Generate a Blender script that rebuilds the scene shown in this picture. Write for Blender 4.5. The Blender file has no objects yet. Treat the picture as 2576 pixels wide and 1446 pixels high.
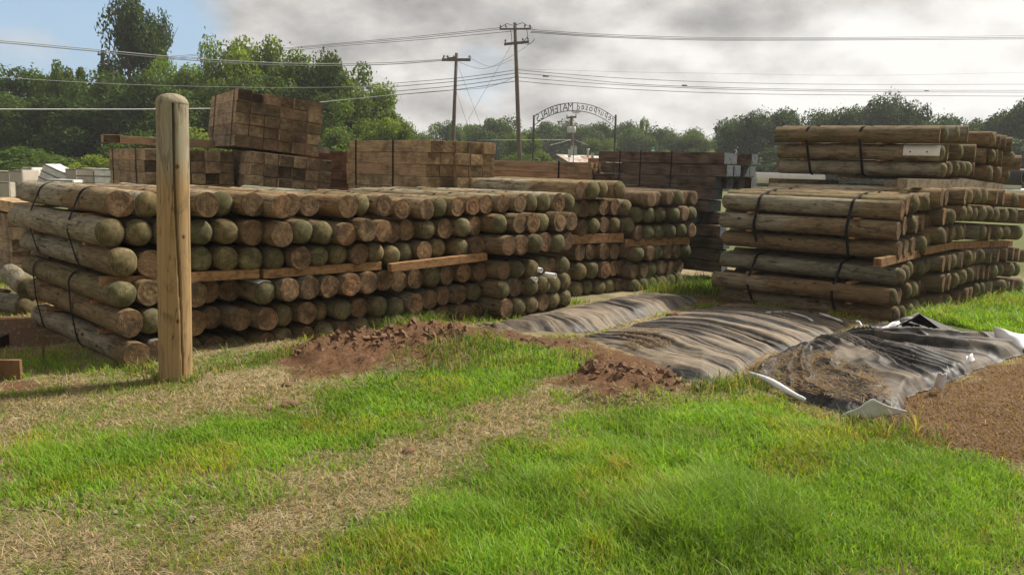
import bpy, bmesh, math, random
import numpy as np
from mathutils import Vector, Matrix
random.seed(7); RNG = np.random.default_rng(7)
S = bpy.context.scene; COL = S.collection
# ------------------------------------------------------------------ camera model (photo measured in a 2576 x 1446 frame)
PW, PH, PF = 2576.0, 1446.0, 2050.0
EYE = 1.75
PITCH = math.atan((723 - 418) / PF); ROLL = math.radians(1.5)
Fw = np.array([0, math.cos(PITCH), -math.sin(PITCH)])
R0 = np.array([1.0, 0, 0]); U0 = np.array([0, math.sin(PITCH), math.cos(PITCH)])
Rt = R0 * math.cos(ROLL) + U0 * math.sin(ROLL); Up = -R0 * math.sin(ROLL) + U0 * math.cos(ROLL)
EYEP = np.array([0, 0, EYE])
def ray(px, py): return Fw + Rt * ((px - PW / 2) / PF) + Up * ((PH / 2 - py) / PF)
def at(px, py, Y):
    d = ray(px, py); return EYEP + d * (Y / d[1])
def gnd(px, py, z=0.0):
    d = ray(px, py); return EYEP + d * ((z - EYE) / d[2])
def proj(P):
    P = np.asarray(P, float) - EYEP
    w = P @ Fw; w = np.where(np.abs(w) < 1e-6, 1e-6, w)
    return PW / 2 + PF * (P @ Rt) / w, PH / 2 - PF * (P @ Up) / w, w
def hit(px, py, O, n):
    d = ray(px, py); n3 = np.array([n[0], n[1], 0.0]); O3 = np.array([O[0], O[1], 0.0])
    t = ((O3 - EYEP) @ n3) / (d @ n3); return EYEP + d * t
cam = bpy.data.cameras.new('camera'); camo = bpy.data.objects.new('camera', cam); COL.objects.link(camo)
cam.sensor_width = 36; cam.lens = PF / PW * 36; cam.clip_end = 3000; cam.clip_start = 0.1
M = Matrix(((Rt[0], Up[0], -Fw[0], 0), (Rt[1], Up[1], -Fw[1], 0), (Rt[2], Up[2], -Fw[2], EYE), (0, 0, 0, 1)))
camo.matrix_world = M; S.camera = camo
# ------------------------------------------------------------------ numpy noise
_T = RNG.random((256, 256)).astype(np.float64)
def vn(x, y):
    xi = np.floor(x).astype(int); yi = np.floor(y).astype(int); fx = x - xi; fy = y - yi
    fx = fx * fx * (3 - 2 * fx); fy = fy * fy * (3 - 2 * fy)
    a = _T[xi & 255, yi & 255]; b = _T[(xi + 1) & 255, yi & 255]; c = _T[xi & 255, (yi + 1) & 255]; d = _T[(xi + 1) & 255, (yi + 1) & 255]
    return (a * (1 - fx) + b * fx) * (1 - fy) + (c * (1 - fx) + d * fx) * fy
def fbm(x, y, o=4):
    s = 0; a = 0.5; t = 0
    for k in range(o):
        s = s + a * vn(x + 17.3 * k, y - 9.1 * k); t += a; x = x * 2.03; y = y * 2.03; a *= 0.5
    return s / t
def sstep(a, b, x):
    t = np.clip((x - a) / (b - a), 0, 1); return t * t * (3 - 2 * t)
def polysd(x, y, poly):
    """signed distance, positive inside"""
    x = np.asarray(x, float); y = np.asarray(y, float); d = np.full(x.shape, 1e18); ins = np.zeros(x.shape, bool); n = len(poly)
    for i in range(n):
        ax, ay = poly[i]; bx, by = poly[(i + 1) % n]
        ex, ey = bx - ax, by - ay; wx, wy = x - ax, y - ay
        t = np.clip((wx * ex + wy * ey) / (ex * ex + ey * ey + 1e-12), 0, 1)
        d = np.minimum(d, (wx - ex * t) ** 2 + (wy - ey * t) ** 2)
        c = ((ay <= y) & (by > y)) | ((by <= y) & (ay > y))
        xx = ax + (y - ay) * (ex / (ey if abs(ey) > 1e-9 else 1e-9))
        ins ^= c & (x < xx)
    return np.where(ins, 1, -1) * np.sqrt(d)
# ------------------------------------------------------------------ objects
def tag(o, label=None, cat=None, group=None, kind=None):
    if label: o['label'] = label
    if cat: o['category'] = cat
    if group: o['group'] = group
    if kind: o['kind'] = kind
    return o
def link(o, parent=None):
    COL.objects.link(o)
    if parent is not None: o.parent = parent
    return o
def empty(name, loc=(0, 0, 0), rz=0):
    o = bpy.data.objects.new(name, None); o.location = loc; o.rotation_euler = (0, 0, rz); o.empty_display_size = 0.2
    return link(o)
class MB:
    def __init__(s): s.v = []; s.f = []; s.mi = []
    def add(s, vs, fs, m=0):
        b = len(s.v); s.v += [tuple(map(float, v)) for v in vs]
        for f in fs: s.f.append(tuple(i + b for i in f)); s.mi.append(m)
    def box(s, c, half, ax=None, m=0, top=1.0):
        ax = ax or ((1, 0, 0), (0, 1, 0), (0, 0, 1)); a = [np.array(q, float) for q in ax]; c = np.array(c, float)
        vs = []
        for k in (-1, 1):
            q = top if k > 0 else 1.0
            for j in (-1, 1):
                for i in (-1, 1): vs.append(c + a[0] * i * half[0] * q + a[1] * j * half[1] * q + a[2] * k * half[2])
        s.add(vs, [(0, 2, 3, 1), (4, 5, 7, 6), (0, 1, 5, 4), (2, 6, 7, 3), (0, 4, 6, 2), (1, 3, 7, 5)], m)
    def tube(s, pts, rad, n=8, m=0, caps=True):
        pts = [np.array(p, float) for p in pts]; rad = rad if hasattr(rad, '__len__') else [rad] * len(pts); rings = []
        prev = None
        for i, p in enumerate(pts):
            t = pts[min(i + 1, len(pts) - 1)] - pts[max(i - 1, 0)]; t = t / (np.linalg.norm(t) + 1e-9)
            if prev is None:
                q = np.array([0, 0, 1.0]) if abs(t[2]) < 0.9 else np.array([1.0, 0, 0]); a = np.cross(t, q)
            else: a = prev - t * (prev @ t)
            a /= np.linalg.norm(a); prev = a; b = np.cross(t, a)
            rings.append([p + rad[i] * (a * math.cos(2 * math.pi * k / n) + b * math.sin(2 * math.pi * k / n)) for k in range(n)])
        vs = [v for r in rings for v in r]; fs = []
        for i in range(len(pts) - 1):
            for k in range(n): fs.append((i * n + k, i * n + (k + 1) % n, (i + 1) * n + (k + 1) % n, (i + 1) * n + k))
        if caps: fs.append(tuple(range(n - 1, -1, -1))); fs.append(tuple((len(pts) - 1) * n + k for k in range(n)))
        s.add(vs, fs, m)
    def mesh(s, name, mats, smooth=False):
        me = bpy.data.meshes.new(name); me.from_pydata(s.v, [], s.f)
        for q in (mats if isinstance(mats, (list, tuple)) else [mats]): me.materials.append(q)
        me.polygons.foreach_set('material_index', s.mi)
        me.polygons.foreach_set('use_smooth', [smooth] * len(s.f)); me.update(); return me
    def build(s, name, mats, parent=None, smooth=False):
        return link(bpy.data.objects.new(name, s.mesh(name, mats, smooth)), parent)
def npmesh(name, V, Fc, mat, col=None, smooth=False):
    """Fc: list of (k x n) int arrays"""
    me = bpy.data.meshes.new(name); me.vertices.add(len(V)); me.vertices.foreach_set('co', np.asarray(V, np.float32).ravel())
    tot = np.concatenate([np.full(len(f), f.shape[1]) for f in Fc]); lv = np.concatenate([f.ravel() for f in Fc])
    me.loops.add(len(lv)); me.loops.foreach_set('vertex_index', lv.astype(np.int32))
    me.polygons.add(len(tot)); st = np.concatenate([[0], np.cumsum(tot)[:-1]])
    me.polygons.foreach_set('loop_start', st.astype(np.int32))
    me.polygons.foreach_set('use_smooth', np.full(len(tot), smooth)); me.update(calc_edges=True); me.validate()
    if col is not None:
        a = me.color_attributes.new('tint', 'FLOAT_COLOR', 'POINT'); c = np.ones((len(V), 4), np.float32); c[:, :3] = col
        a.data.foreach_set('color', c.ravel())
    me.materials.append(mat); return me
ORD = 'zeroth first second third fourth fifth sixth seventh eighth ninth tenth eleventh twelfth thirteenth fourteenth fifteenth sixteenth seventeenth eighteenth nineteenth twentieth twenty-first twenty-second twenty-third twenty-fourth twenty-fifth twenty-sixth twenty-seventh'.split()
# ------------------------------------------------------------------ materials
class NT:
    def __init__(s, name):
        s.m = bpy.data.materials.new(name); s.m.use_nodes = True; s.t = s.m.node_tree; s.t.nodes.clear()
        s.out = s.t.nodes.new('ShaderNodeOutputMaterial')
    def n(s, typ, _set=None, **kw):
        nd = s.t.nodes.new('ShaderNode' + typ)
        for k, v in (_set or {}).items(): setattr(nd, k, v)
        for k, v in kw.items():
            s.i(nd, int(k[1:]) if k[0] == '_' else k.replace('_', ' '), v)
        return nd
    def i(s, nd, key, v):
        sock = nd.inputs[key]
        if isinstance(v, bpy.types.NodeSocket): s.t.links.new(v, sock)
        elif isinstance(v, bpy.types.Node): s.t.links.new(v.outputs[0], sock)
        else: sock.default_value = v
    def ma(s, op, a, b=0.0, c=None, clamp=False):
        nd = s.n('Math', {'operation': op, 'use_clamp': clamp}); s.i(nd, 0, a); s.i(nd, 1, b)
        if c is not None: s.i(nd, 2, c)
        return nd.outputs[0]
    def vm(s, op, a, b=(0, 0, 0)):
        nd = s.n('VectorMath', {'operation': op}); s.i(nd, 0, a); s.i(nd, 1, b); return nd.outputs[1] if op in ('LENGTH', 'DOT_PRODUCT') else nd.outputs[0]
    def noise(s, vec, scale=1.0, detail=4.0, rough=0.55, dist=0.0):
        nd = s.n('TexNoise', Vector=vec, Scale=scale, Detail=detail, Roughness=rough, Distortion=dist); return nd.outputs[0]
    def ramp(s, f, *st, interp='LINEAR'):
        nd = s.n('ValToRGB', Fac=f); cr = nd.color_ramp; cr.interpolation = interp
        while len(cr.elements) < len(st): cr.elements.new(0.5)
        for e, (p, c) in zip(cr.elements, st):
            e.position = p; e.color = (c, c, c, 1) if not hasattr(c, '__len__') else (*c, 1)
        return nd.outputs[0]
    def mix(s, f, a, b, mode='MIX'):
        nd = s.n('MixRGB', {'blend_type': mode}); s.i(nd, 0, f)
        for k, v in ((1, a), (2, b)): s.i(nd, k, v if not (hasattr(v, '__len__') and len(v) == 3) else (*v, 1))
        return nd.outputs[0]
    def sep(s, v): return s.n('SeparateXYZ', Vector=v).outputs
    def comb(s, x, y, z): return s.n('CombineXYZ', X=x, Y=y, Z=z).outputs[0]
    def bsdf(s, col, rough=0.9, bump=None, bs=0.3, bd=0.02, spec=0.2, **kw):
        b = s.n('BsdfPrincipled'); s.i(b, 'Base Color', col if not (hasattr(col, '__len__') and len(col) == 3) else (*col, 1))
        s.i(b, 'Roughness', rough); s.i(b, 'Specular IOR Level', spec)
        for k, v in kw.items(): s.i(b, k.replace('_', ' '), v)
        if bump is not None:
            bp = s.n('Bump', Strength=bs, Distance=bd, Height=bump); s.i(b, 'Normal', bp.outputs[0])
        return b
    def done(s, sh):
        s.t.links.new(sh.outputs[0], s.out.inputs[0]); return s.m
def simple(name, col, rough=0.7, var=0.25, scale=8.0, spec=0.3, metal=0.0):
    q = NT(name); tc = q.n('TexCoord').outputs['Object']; no = q.noise(tc, scale, 5)
    c = q.mix(q.ramp(no, (0.3, 0), (0.7, 1)), [k * (1 - var) for k in col], [min(1, k * (1 + var)) for k in col])
    return q.done(q.bsdf(c, rough, no, 0.15, 0.01, spec, Metallic=metal))
LR = 20.4  # log length / radius in mesh units
def log_coords(q, k=LR):
    tc = q.n('TexCoord').outputs['Object']; oi = q.n('ObjectInfo')
    v = q.vm('MULTIPLY', tc, (k, 1, 1)); rnd = oi.outputs['Random']
    off = q.comb(q.ma('MULTIPLY', rnd, 91.0), q.ma('MULTIPLY', rnd, 37.0), q.ma('MULTIPLY', rnd, 53.0))
    return q.vm('ADD', v, off), v, rnd, oi.outputs['Color']
def m_log():
    q = NT('weathered_wood'); P, V, rnd, tint = log_coords(q)
    fib = q.noise(q.vm('MULTIPLY', P, (0.30, 6, 6)), 2.2, 8, 0.7)
    mid = q.noise(q.vm('MULTIPLY', P, (0.22, 1.6, 1.6)), 1.5, 6, 0.65, 0.5)
    big = q.noise(q.vm('MULTIPLY', P, (0.30, 0.8, 0.8)), 0.8, 4, 0.6, 0.6)
    fm = q.ramp(q.ma('ADD', q.ma('MULTIPLY', fib, 0.6), q.ma('MULTIPLY', mid, 0.4)), (0.36, 0), (0.64, 1))
    wood = q.mix(fm, (0.088, 0.062, 0.034), (0.295, 0.228, 0.138))
    grey = q.mix(fm, (0.12, 0.112, 0.08), (0.38, 0.35, 0.27))
    x = q.sep(V)[0]
    band = q.ma('ADD', q.ma('MULTIPLY', x, 0.05), q.ma('MULTIPLY', big, 0.35))
    thr = q.ma('ADD', q.ma('MULTIPLY', rnd, 1.5), -0.12)
    side = q.ma('MULTIPLY', q.ma('SUBTRACT', band, thr), 12.0, clamp=True)
    c = q.mix(side, wood, grey)
    moss = q.ramp(q.noise(P, 0.7, 8, 0.68), (0.54, 0), (0.70, 0.6))
    c = q.mix(moss, c, (0.115, 0.112, 0.06))
    c = q.mix(1.0, c, tint, 'MULTIPLY')
    dirty = q.ramp(q.noise(q.vm('MULTIPLY', P, (0.5, 1.2, 1.2)), 1.1, 7, 0.7, 0.8), (0.34, 0.75), (0.48, 0)); c = q.mix(dirty, c, (0.05, 0.036, 0.022))
    cr = q.noise(q.vm('MULTIPLY', P, (0.09, 2.4, 2.4)), 1.3, 4, 0.5, 0.3)
    line = q.ramp(cr, (0.487, 0), (0.497, 1), (0.503, 1), (0.513, 0))
    line = q.ma('MULTIPLY', line, q.ramp(q.noise(P, 0.35, 2), (0.45, 0), (0.58, 1)))
    c = q.mix(q.ma('MULTIPLY', line, 0.9), c, (0.012, 0.009, 0.006))
    kn = q.n('TexVoronoi', {'feature': 'F1'}, Vector=q.vm('MULTIPLY', P, (0.34, 0.75, 0.75)), Scale=1.0)
    kd = q.ma('ADD', kn.outputs['Distance'], q.ma('MULTIPLY', q.ma('SUBTRACT', fib, 0.5), 0.06))
    k = q.ramp(kd, (0.06, 1), (0.10, 0)); c = q.mix(q.ma('MULTIPLY', q.ramp(kd, (0.09, 0.5), (0.16, 0)), 1.0), c, (0.10, 0.06, 0.03))
    c = q.mix(q.ma('MULTIPLY', k, 0.85), c, (0.02, 0.014, 0.008))
    pale = q.ramp(q.noise(q.vm('MULTIPLY', P, (0.5, 2.2, 2.2)), 1.9, 7, 0.7), (0.62, 0), (0.70, 0.65))
    c = q.mix(pale, c, (0.40, 0.35, 0.27))
    h = q.ma('SUBTRACT', q.ma('ADD', fib, q.ma('MULTIPLY', mid, 0.8)), q.ma('MULTIPLY', line, 1.5))
    return q.done(q.bsdf(c, 0.9, h, 0.7, 0.012, 0.12))
def m_end(dome):
    q = NT('domed_end_grain' if dome else 'sawn_end_grain'); P, V, rnd, tint = log_coords(q)
    s = q.sep(V); yz = q.comb(0.0, s[1], s[2]); w = q.noise(P, 0.9, 3)
    r = q.vm('LENGTH', q.vm('ADD', yz, q.comb(0.0, q.ma('MULTIPLY', q.ma('SUBTRACT', rnd, 0.5), 0.30), q.ma('MULTIPLY', q.ma('SUBTRACT', w, 0.5), 0.30))))
    ring = q.ma('SINE', q.ma('MULTIPLY', q.ma('ADD', r, q.ma('MULTIPLY', w, 0.08)), q.ma('ADD', 30.0, q.ma('MULTIPLY', rnd, 34.0))))
    n1 = q.noise(P, 3.2, 9, 0.72); n2 = q.noise(P, 0.8, 5, 0.6, 0.5)
    amp = q.ma('MULTIPLY', q.ramp(q.noise(P, 0.6, 2), (0.45, 0), (0.6, 1)), 0.10)
    saw = q.noise(q.vm('MULTIPLY', P, (1, 9, 0.7)), 1.5, 3, 0.6); sgate = q.ramp(q.ma('FRACT', q.ma('MULTIPLY', rnd, 7.3)), (0.70, 0), (0.72, 1))
    f = q.ma('ADD', q.ma('MULTIPLY', ring, q.ma('ADD', amp, 0.05) if dome else q.ma('ADD', amp, 0.015)), n1); f = q.mix(q.ma('MULTIPLY', sgate, 0.6), f, saw)
    if dome: c = q.mix(q.ramp(f, (0.32, 0), (0.70, 1)), (0.075, 0.066, 0.034), (0.25, 0.22, 0.128))
    else: c = q.mix(q.ramp(f, (0.32, 0), (0.70, 1)), (0.080, 0.052, 0.030), (0.29, 0.203, 0.122))
    hue = q.ramp(q.ma('FRACT', q.ma('MULTIPLY', rnd, 13.7)), (0.0, (1.0, 1.0, 1.0)), (0.35, (1.08, 0.96, 0.86)), (0.6, (0.85, 0.88, 0.88)), (1.0, (1.12, 1.08, 1.02))); c = q.mix(1.0, c, hue, 'MULTIPLY')
    c = q.mix(1.0, c, tint, 'MULTIPLY')
    st = q.ramp(n2, (0.38, 0.85), (0.60, 0)); c = q.mix(st, c, (0.06, 0.042, 0.026) if not dome else (0.058, 0.054, 0.028))
    if dome:
        mo = q.ramp(q.noise(P, 0.9, 8, 0.7), (0.46, 0), (0.68, 0.62)); c = q.mix(mo, c, (0.092, 0.096, 0.044))
    sp = q.ramp(q.noise(P, 7.0, 8, 0.8), (0.57, 0), (0.68, 0.85)); gate = q.ramp(q.noise(P, 0.45, 3), (0.50, 0), (0.62, 1))
    c = q.mix(q.ma('MULTIPLY', sp, gate), c, (0.42, 0.38, 0.31))
    an = q.ma('ARCTAN2', s[1], s[2]); a2 = q.ma('ADD', q.ma('MULTIPLY', an, 1.0), q.ma('ADD', q.ma('MULTIPLY', rnd, 40.0), q.ma('MULTIPLY', n1, 0.35)))
    ck = q.ramp(q.ma('ABSOLUTE', q.ma('SINE', a2)), (0.0, 1), (0.03, 0)); ck = q.ma('MULTIPLY', ck, q.ramp(q.noise(P, 0.8, 2), (0.48, 0), (0.56, 1)))
    c = q.mix(q.ma('MULTIPLY', ck, 0.75 if not dome else 0.5), c, (0.02, 0.013, 0.008))
    return q.done(q.bsdf(c, 0.92, f, 0.5, 0.008, 0.1))
def m_timber(name, lo, hi, end=False):
    q = NT(name); tc = q.n('TexCoord').outputs['Object']; oi = q.n('ObjectInfo'); rnd = oi.outputs['Random']
    P = q.vm('ADD', q.vm('MULTIPLY', tc, (11, 1, 1)), q.comb(q.ma('MULTIPLY', rnd, 71.0), q.ma('MULTIPLY', rnd, 31.0), 0.0))
    fib = q.noise(P if end else q.vm('MULTIPLY', P, (0.5, 7, 9)), 3.0 if end else 1.2, 7, 0.65)
    c = q.mix(q.ramp(fib, (0.3, 0), (0.7, 1)), lo, hi); b = q.noise(P, 0.8, 5, 0.6)
    c = q.mix(q.ramp(b, (0.35, 0.65), (0.55, 0)), c, [k * 0.45 for k in lo])
    c = q.mix(q.ramp(q.noise(P, 1.3, 6, 0.7), (0.6, 0), (0.75, 0.5)), c, [min(1, k * 1.5) for k in hi])
    c = q.mix(1.0, c, oi.outputs['Color'], 'MULTIPLY')
    return q.done(q.bsdf(c, 0.9, fib, 0.5, 0.012, 0.15))
def m_paint_end():
    q = NT('blue_tinted_end_grain'); tc = q.n('TexCoord').outputs['Object']; rnd = q.n('ObjectInfo').outputs['Random']
    P = q.vm('ADD', tc, q.comb(q.ma('MULTIPLY', rnd, 71.0), q.ma('MULTIPLY', rnd, 31.0), 0.0))
    f = q.noise(q.vm('MULTIPLY', P, (1, 9, 2)), 1.5, 6, 0.7)
    c = q.ramp(f, (0.3, (0.03, 0.03, 0.028)), (0.45, (0.10, 0.12, 0.135)), (0.56, (0.17, 0.20, 0.23)), (0.66, (0.25, 0.21, 0.09)), (0.8, (0.14, 0.17, 0.20)))
    return q.done(q.bsdf(c, 0.8, f, 0.5, 0.01))
def m_leaf(name, k=1.0):
    q = NT(name); a = q.n('VertexColor', {'layer_name': 'tint'}).outputs[0]; rnd = q.n('ObjectInfo')
    c = q.mix(1.0, a, rnd.outputs['Color'], 'MULTIPLY')
    d = q.bsdf(c, 0.6, spec=0.25); t = q.n('BsdfTranslucent', Color=q.mix(1.0, c, (1.25 * k, 1.2 * k, 0.55 * k), 'MULTIPLY'))
    mx = q.n('MixShader', _0=0.45); q.t.links.new(d.outputs[0], mx.inputs[1]); q.t.links.new(t.outputs[0], mx.inputs[2]); return q.done(mx)
def m_ground():
    q = NT('yard_ground'); a = q.n('VertexColor', {'layer_name': 'tint'}).outputs[0]; s = q.n('SeparateColor', Color=a).outputs
    P = q.n('NewGeometry').outputs['Position']
    n1 = q.noise(P, 3.0, 6, 0.6); n2 = q.noise(P, 28.0, 6, 0.7); n3 = q.noise(q.vm('MULTIPLY', P, (1, 2.2, 1)), 90.0, 4, 0.7)
    dry = q.mix(q.ramp(n3, (0.3, 0), (0.7, 1)), (0.21, 0.165, 0.095), (0.52, 0.43, 0.27)); dry = q.mix(q.ramp(n1, (0.35, 0.5), (0.6, 0)), dry, (0.15, 0.11, 0.06))
    grn = q.mix(q.ramp(n3, (0.3, 0), (0.7, 1)), (0.035, 0.055, 0.014), (0.12, 0.17, 0.04))
    dirt = q.mix(q.ramp(n2, (0.3, 0), (0.7, 1)), (0.085, 0.044, 0.024), (0.25, 0.142, 0.080)); dirt = q.mix(q.ramp(n1, (0.3, 0.5), (0.6, 0)), dirt, (0.12, 0.062, 0.034))
    hay = q.mix(q.ramp(n3, (0.35, 0), (0.65, 1)), (0.075, 0.042, 0.02), (0.25, 0.155, 0.075))
    c = q.mix(s[0], dry, grn); c = q.mix(s[1], c, hay); c = q.mix(s[2], c, dirt)
    h = q.ma('ADD', n3, q.ma('MULTIPLY', n2, 1.4))
    return q.done(q.bsdf(c, 0.95, h, 0.8, 0.02, 0.1))
def m_tarp():
    q = NT('dusty_black_plastic'); a = q.n('VertexColor', {'layer_name': 'tint'}).outputs[0]; s = q.n('SeparateColor', Color=a).outputs
    P = q.n('NewGeometry').outputs['Position']; n1 = q.noise(P, 2.2, 7, 0.65); n2 = q.noise(P, 60.0, 6, 0.75); n3 = q.noise(P, 14.0, 6, 0.7)
    d = q.ma('MULTIPLY', q.ma('ADD', s[0], q.ma('ADD', q.ma('MULTIPLY', q.ma('SUBTRACT', n1, 0.5), 1.2), q.ma('MULTIPLY', q.ma('SUBTRACT', n3, 0.5), 0.7))), q.ramp(n2, (0.3, 0.55), (0.6, 1)), clamp=True)
    c = q.mix(d, (0.011, 0.011, 0.012), (0.27, 0.215, 0.155))
    return q.done(q.bsdf(c, q.ma('ADD', q.ma('MULTIPLY', d, 0.3), 0.52), n2, 0.2, 0.004, 0.22))
# ------------------------------------------------------------------ logs
M_LOG, M_SAWN, M_DOME = m_log(), m_end(False), m_end(True)
NV, SEG = 9, 30
LOGMESH = []
def make_log_meshes(seed):
    rg = np.random.default_rng(100 + seed); th = np.arange(SEG) * 2 * math.pi / SEG
    ph = rg.random(8) * 6.28; am = rg.random(8)
    def rad(x):
        return (1 + 0.035 * am[0] * np.sin(2 * th + ph[0] + x * 2 * am[1]) + 0.022 * np.sin(3 * th + ph[2] + x * 4 * am[3]) + 0.014 * np.sin(5 * th + ph[4] + x * 9) + 0.02 * np.sin(x * 14 + ph[6]) * np.sin(th + ph[7])
                + 0.008 * np.sin(9 * th + ph[5] - x * 7)) * (1 - 0.08 * am[6] * x)
    def bow(x): return 0.16 * (am[7] - 0.5) * math.sin(math.pi * x)
    def ring(x, k=1.0, dx=0.0):
        r = rad(x) * k; return np.stack([np.full(SEG, x) + dx, r * np.cos(th) + bow(x), r * np.sin(th)], 1)
    def loft(rings, tipa=None, tipb=None):
        V = np.concatenate(rings); n = len(rings); k = np.arange(SEG); q = []
        for i in range(n - 1): q.append(np.stack([i * SEG + k, (i + 1) * SEG + k, (i + 1) * SEG + (k + 1) % SEG, i * SEG + (k + 1) % SEG], 1))
        F = [np.concatenate(q)]; tr = []
        if tipa is not None: V = np.concatenate([V, [tipa]]); tr.append(np.stack([k, (k + 1) % SEG, np.full(SEG, len(V) - 1)], 1))
        if tipb is not None: V = np.concatenate([V, [tipb]]); tr.append(np.stack([(n - 1) * SEG + (k + 1) % SEG, (n - 1) * SEG + k, np.full(SEG, len(V) - 1)], 1))
        return V, F + ([np.concatenate(tr)] if tr else [])
    xs = [0.0, 0.02, 0.08] + list(np.linspace(0.17, 0.92, 8)) + [0.965]
    far = [ring(0.965 + 0.035 * math.sin(t), math.cos(t)) for t in (0.35, 0.7, 1.05, 1.35)] if seed % 2 else [ring(1.0), ring(1.0, 0.5)]
    V, F = loft([ring(x) for x in xs] + far, None, (1.0, 0, 0)); body = npmesh('log_bark', V, F, M_LOG, None, True)
    rr = [ring(0.0, 0.998, -0.0006), ring(0.0, 0.965, -0.0035)] + [ring(0.0, k, -0.004 + 0.0006 * rg.normal()) for k in (0.75, 0.5, 0.25)]
    for r in rr[2:]: r[:, 0] += rg.normal(size=SEG) * 0.00022
    V, F = loft(rr[::-1], (-0.004, 0, 0), None); F = [f[:, ::1] for f in F]; sawn = npmesh('log_sawn_end', V, F, M_SAWN, None, False)
    dep = 0.026 + 0.012 * am[1]
    rr = [ring(0.0, 0.999, -0.0004)] + [ring(0.0, math.cos(t) ** 0.9 * (0.985 if t < .3 else 1), -dep * math.sin(t)) for t in (0.06, 0.3, 0.55, 0.8, 1.05, 1.3)]
    V, F = loft(rr[::-1], (-dep, 0, 0), None); dome = npmesh('log_domed_end', V, F, M_DOME, None, True)
    return body, sawn, dome
LOGMESH = [make_log_meshes(k) for k in range(NV)]
Z = {1: (0, 550, 1.7011), 2: (640, 580, 1.9543), 3: (1300, 580, 2.3326), 4: (1900, 580, 2.41), 6: (3148, 430, 4.016), 7: (3148, 760, 3.442)}
def zpx(k, x, y): o = Z[k]; return (o[0] + x / o[2]) / 1.41615, (o[1] + y / o[2]) / 1.41615
def zr(k, r): return r / Z[k][2] / 1.41615
def rows(txt):
    """rows of 'zoom: x,y,r,T ...' measured on the photograph"""
    out = []
    for line in txt.strip().split('\n'):
        row = []; k = None
        for w in line.split():
            if w.endswith(':'): k = int(w[:-1]); continue
            a = w.split(','); px, py = zpx(k, float(a[0]), float(a[1])); row.append((px, py, zr(k, float(a[2])), a[3], float(a[4]) if len(a) > 4 else None))
        out.append(row)
    return out
LEFT = rows('''1: 725,300,85,F 895,305,80,D 1070,295,75,D 1255,305,77,F 2: 290,285,85,D 507,290,85,F 710,305,80,F 770,290,72,F 900,300,75,F 1170,305,80,F 1255,290,70,D 1425,300,75,F 1550,320,72,F 3: 512,387,83,F 610,370,78,D 770,365,78,F 895,355,78,F 1008,345,80,F 1150,340,77,F 1290,335,77,F 1370,335,75,D 1480,330,78,D 1610,332,78,F 1680,325,75,D
1: 665,475,90,D 840,475,82,D 1010,478,80,D 2: 140,485,88,D 325,480,90,D 510,485,88,F 715,500,85,F 845,480,85,D 990,490,82,D 1160,500,80,F 1305,470,78,F 1420,475,75,F 1480,485,75,F 1575,470,75,F 3: 510,555,85,D 665,550,85,F 810,540,78,D 915,525,75,F 1110,510,80,D 1285,505,80,F 1400,500,80,F 1470,500,75,D 1620,490,80,F 1715,490,75,F
1: 740,655,90,D 915,665,85,F 1040,655,82,D 2: 140,670,90,D 325,670,88,D 495,670,88,D 655,670,82,D 845,665,82,F 960,650,75,D 1095,640,75,D 1250,635,75,F 1352,625,72,D 1465,645,72,D 1555,625,70,D 3: 495,735,83,F 595,710,75,D 790,710,80,D 938,695,82,F 1195,690,80,F 1305,685,80,F 1415,670,76,D 1500,660,78,F 1595,665,76,D 1680,650,75,F
1: 740,850,82,D 905,840,78,F 1040,850,80,D 2: 110,920,90,F 205,895,80,F 345,885,78,F 590,905,80,D 765,885,80,F 905,870,82,F 1045,860,78,F 1195,850,80,F 1320,835,78,F 3: 161,975,88,F 281,990,85,F 417,968,84,F 550,950,80,D 680,935,80,F 820,915,78,F 955,905,78,F 1150,895,78,F 1255,885,72,D 1380,880,75,D 1460,850,72,D 1540,860,70,F 1640,850,70,D
1: 785,1025,82,F 910,1010,78,D 1050,1015,80,D 2: 100,1115,92,F 215,1080,80,F 425,1090,80,F 610,1090,82,F 712,1060,75,D 885,1045,80,F 958,1030,70,D 1125,1020,76,D 1248,1010,72,F 1383,1000,72,D 1500,1005,70,D 3: 420,1168,84,F 535,1135,84,F 645,1105,80,F 785,1095,80,F 900,1075,72,D 1135,1055,78,D 1250,1035,75,F 1370,1030,72,D 1470,1015,72,D 1565,1015,68,D 1645,985,70,D
1: 825,1215,80,F 965,1200,75,F 1060,1205,76,D 2: 70,1290,75,D 245,1285,80,F 395,1280,80,D 595,1260,80,F 710,1215,72,D 880,1215,75,F 1005,1180,70,D 1145,1175,70,F 1262,1150,65,D 1362,1130,65,D 3: 263,1324,76,D 400,1318,70,F 540,1300,70,D 640,1265,70,F 830,1260,75,F 920,1240,75,F 1175,1210,70,F 1270,1195,70,D 1375,1175,70,D 1480,1155,70,F 1560,1140,65,D 1650,1125,62,D''')
MID = rows('''4: 410,240,75,F 510,235,75,D 585,230,72,D 732,235,74,D
4: 340,395,60,D 430,395,75,F 505,390,72,D 605,385,70,F 700,380,70,F 785,390,75,D
4: 420,560,72,F 510,545,70,D 610,535,65,F 695,540,70,D 810,540,72,D
4: 400,770,72,F 490,765,70,F 610,765,70,F 695,760,70,F 785,740,72,F 828,735,66,D
4: 395,935,74,D 505,920,70,D 620,920,72,F 690,905,68,F 740,895,65,F 812,885,68,D
4: 365,1090,75,D 460,1070,62,D 565,1070,68,D 645,1065,60,D 745,1060,68,F 815,1050,66,F''')
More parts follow.
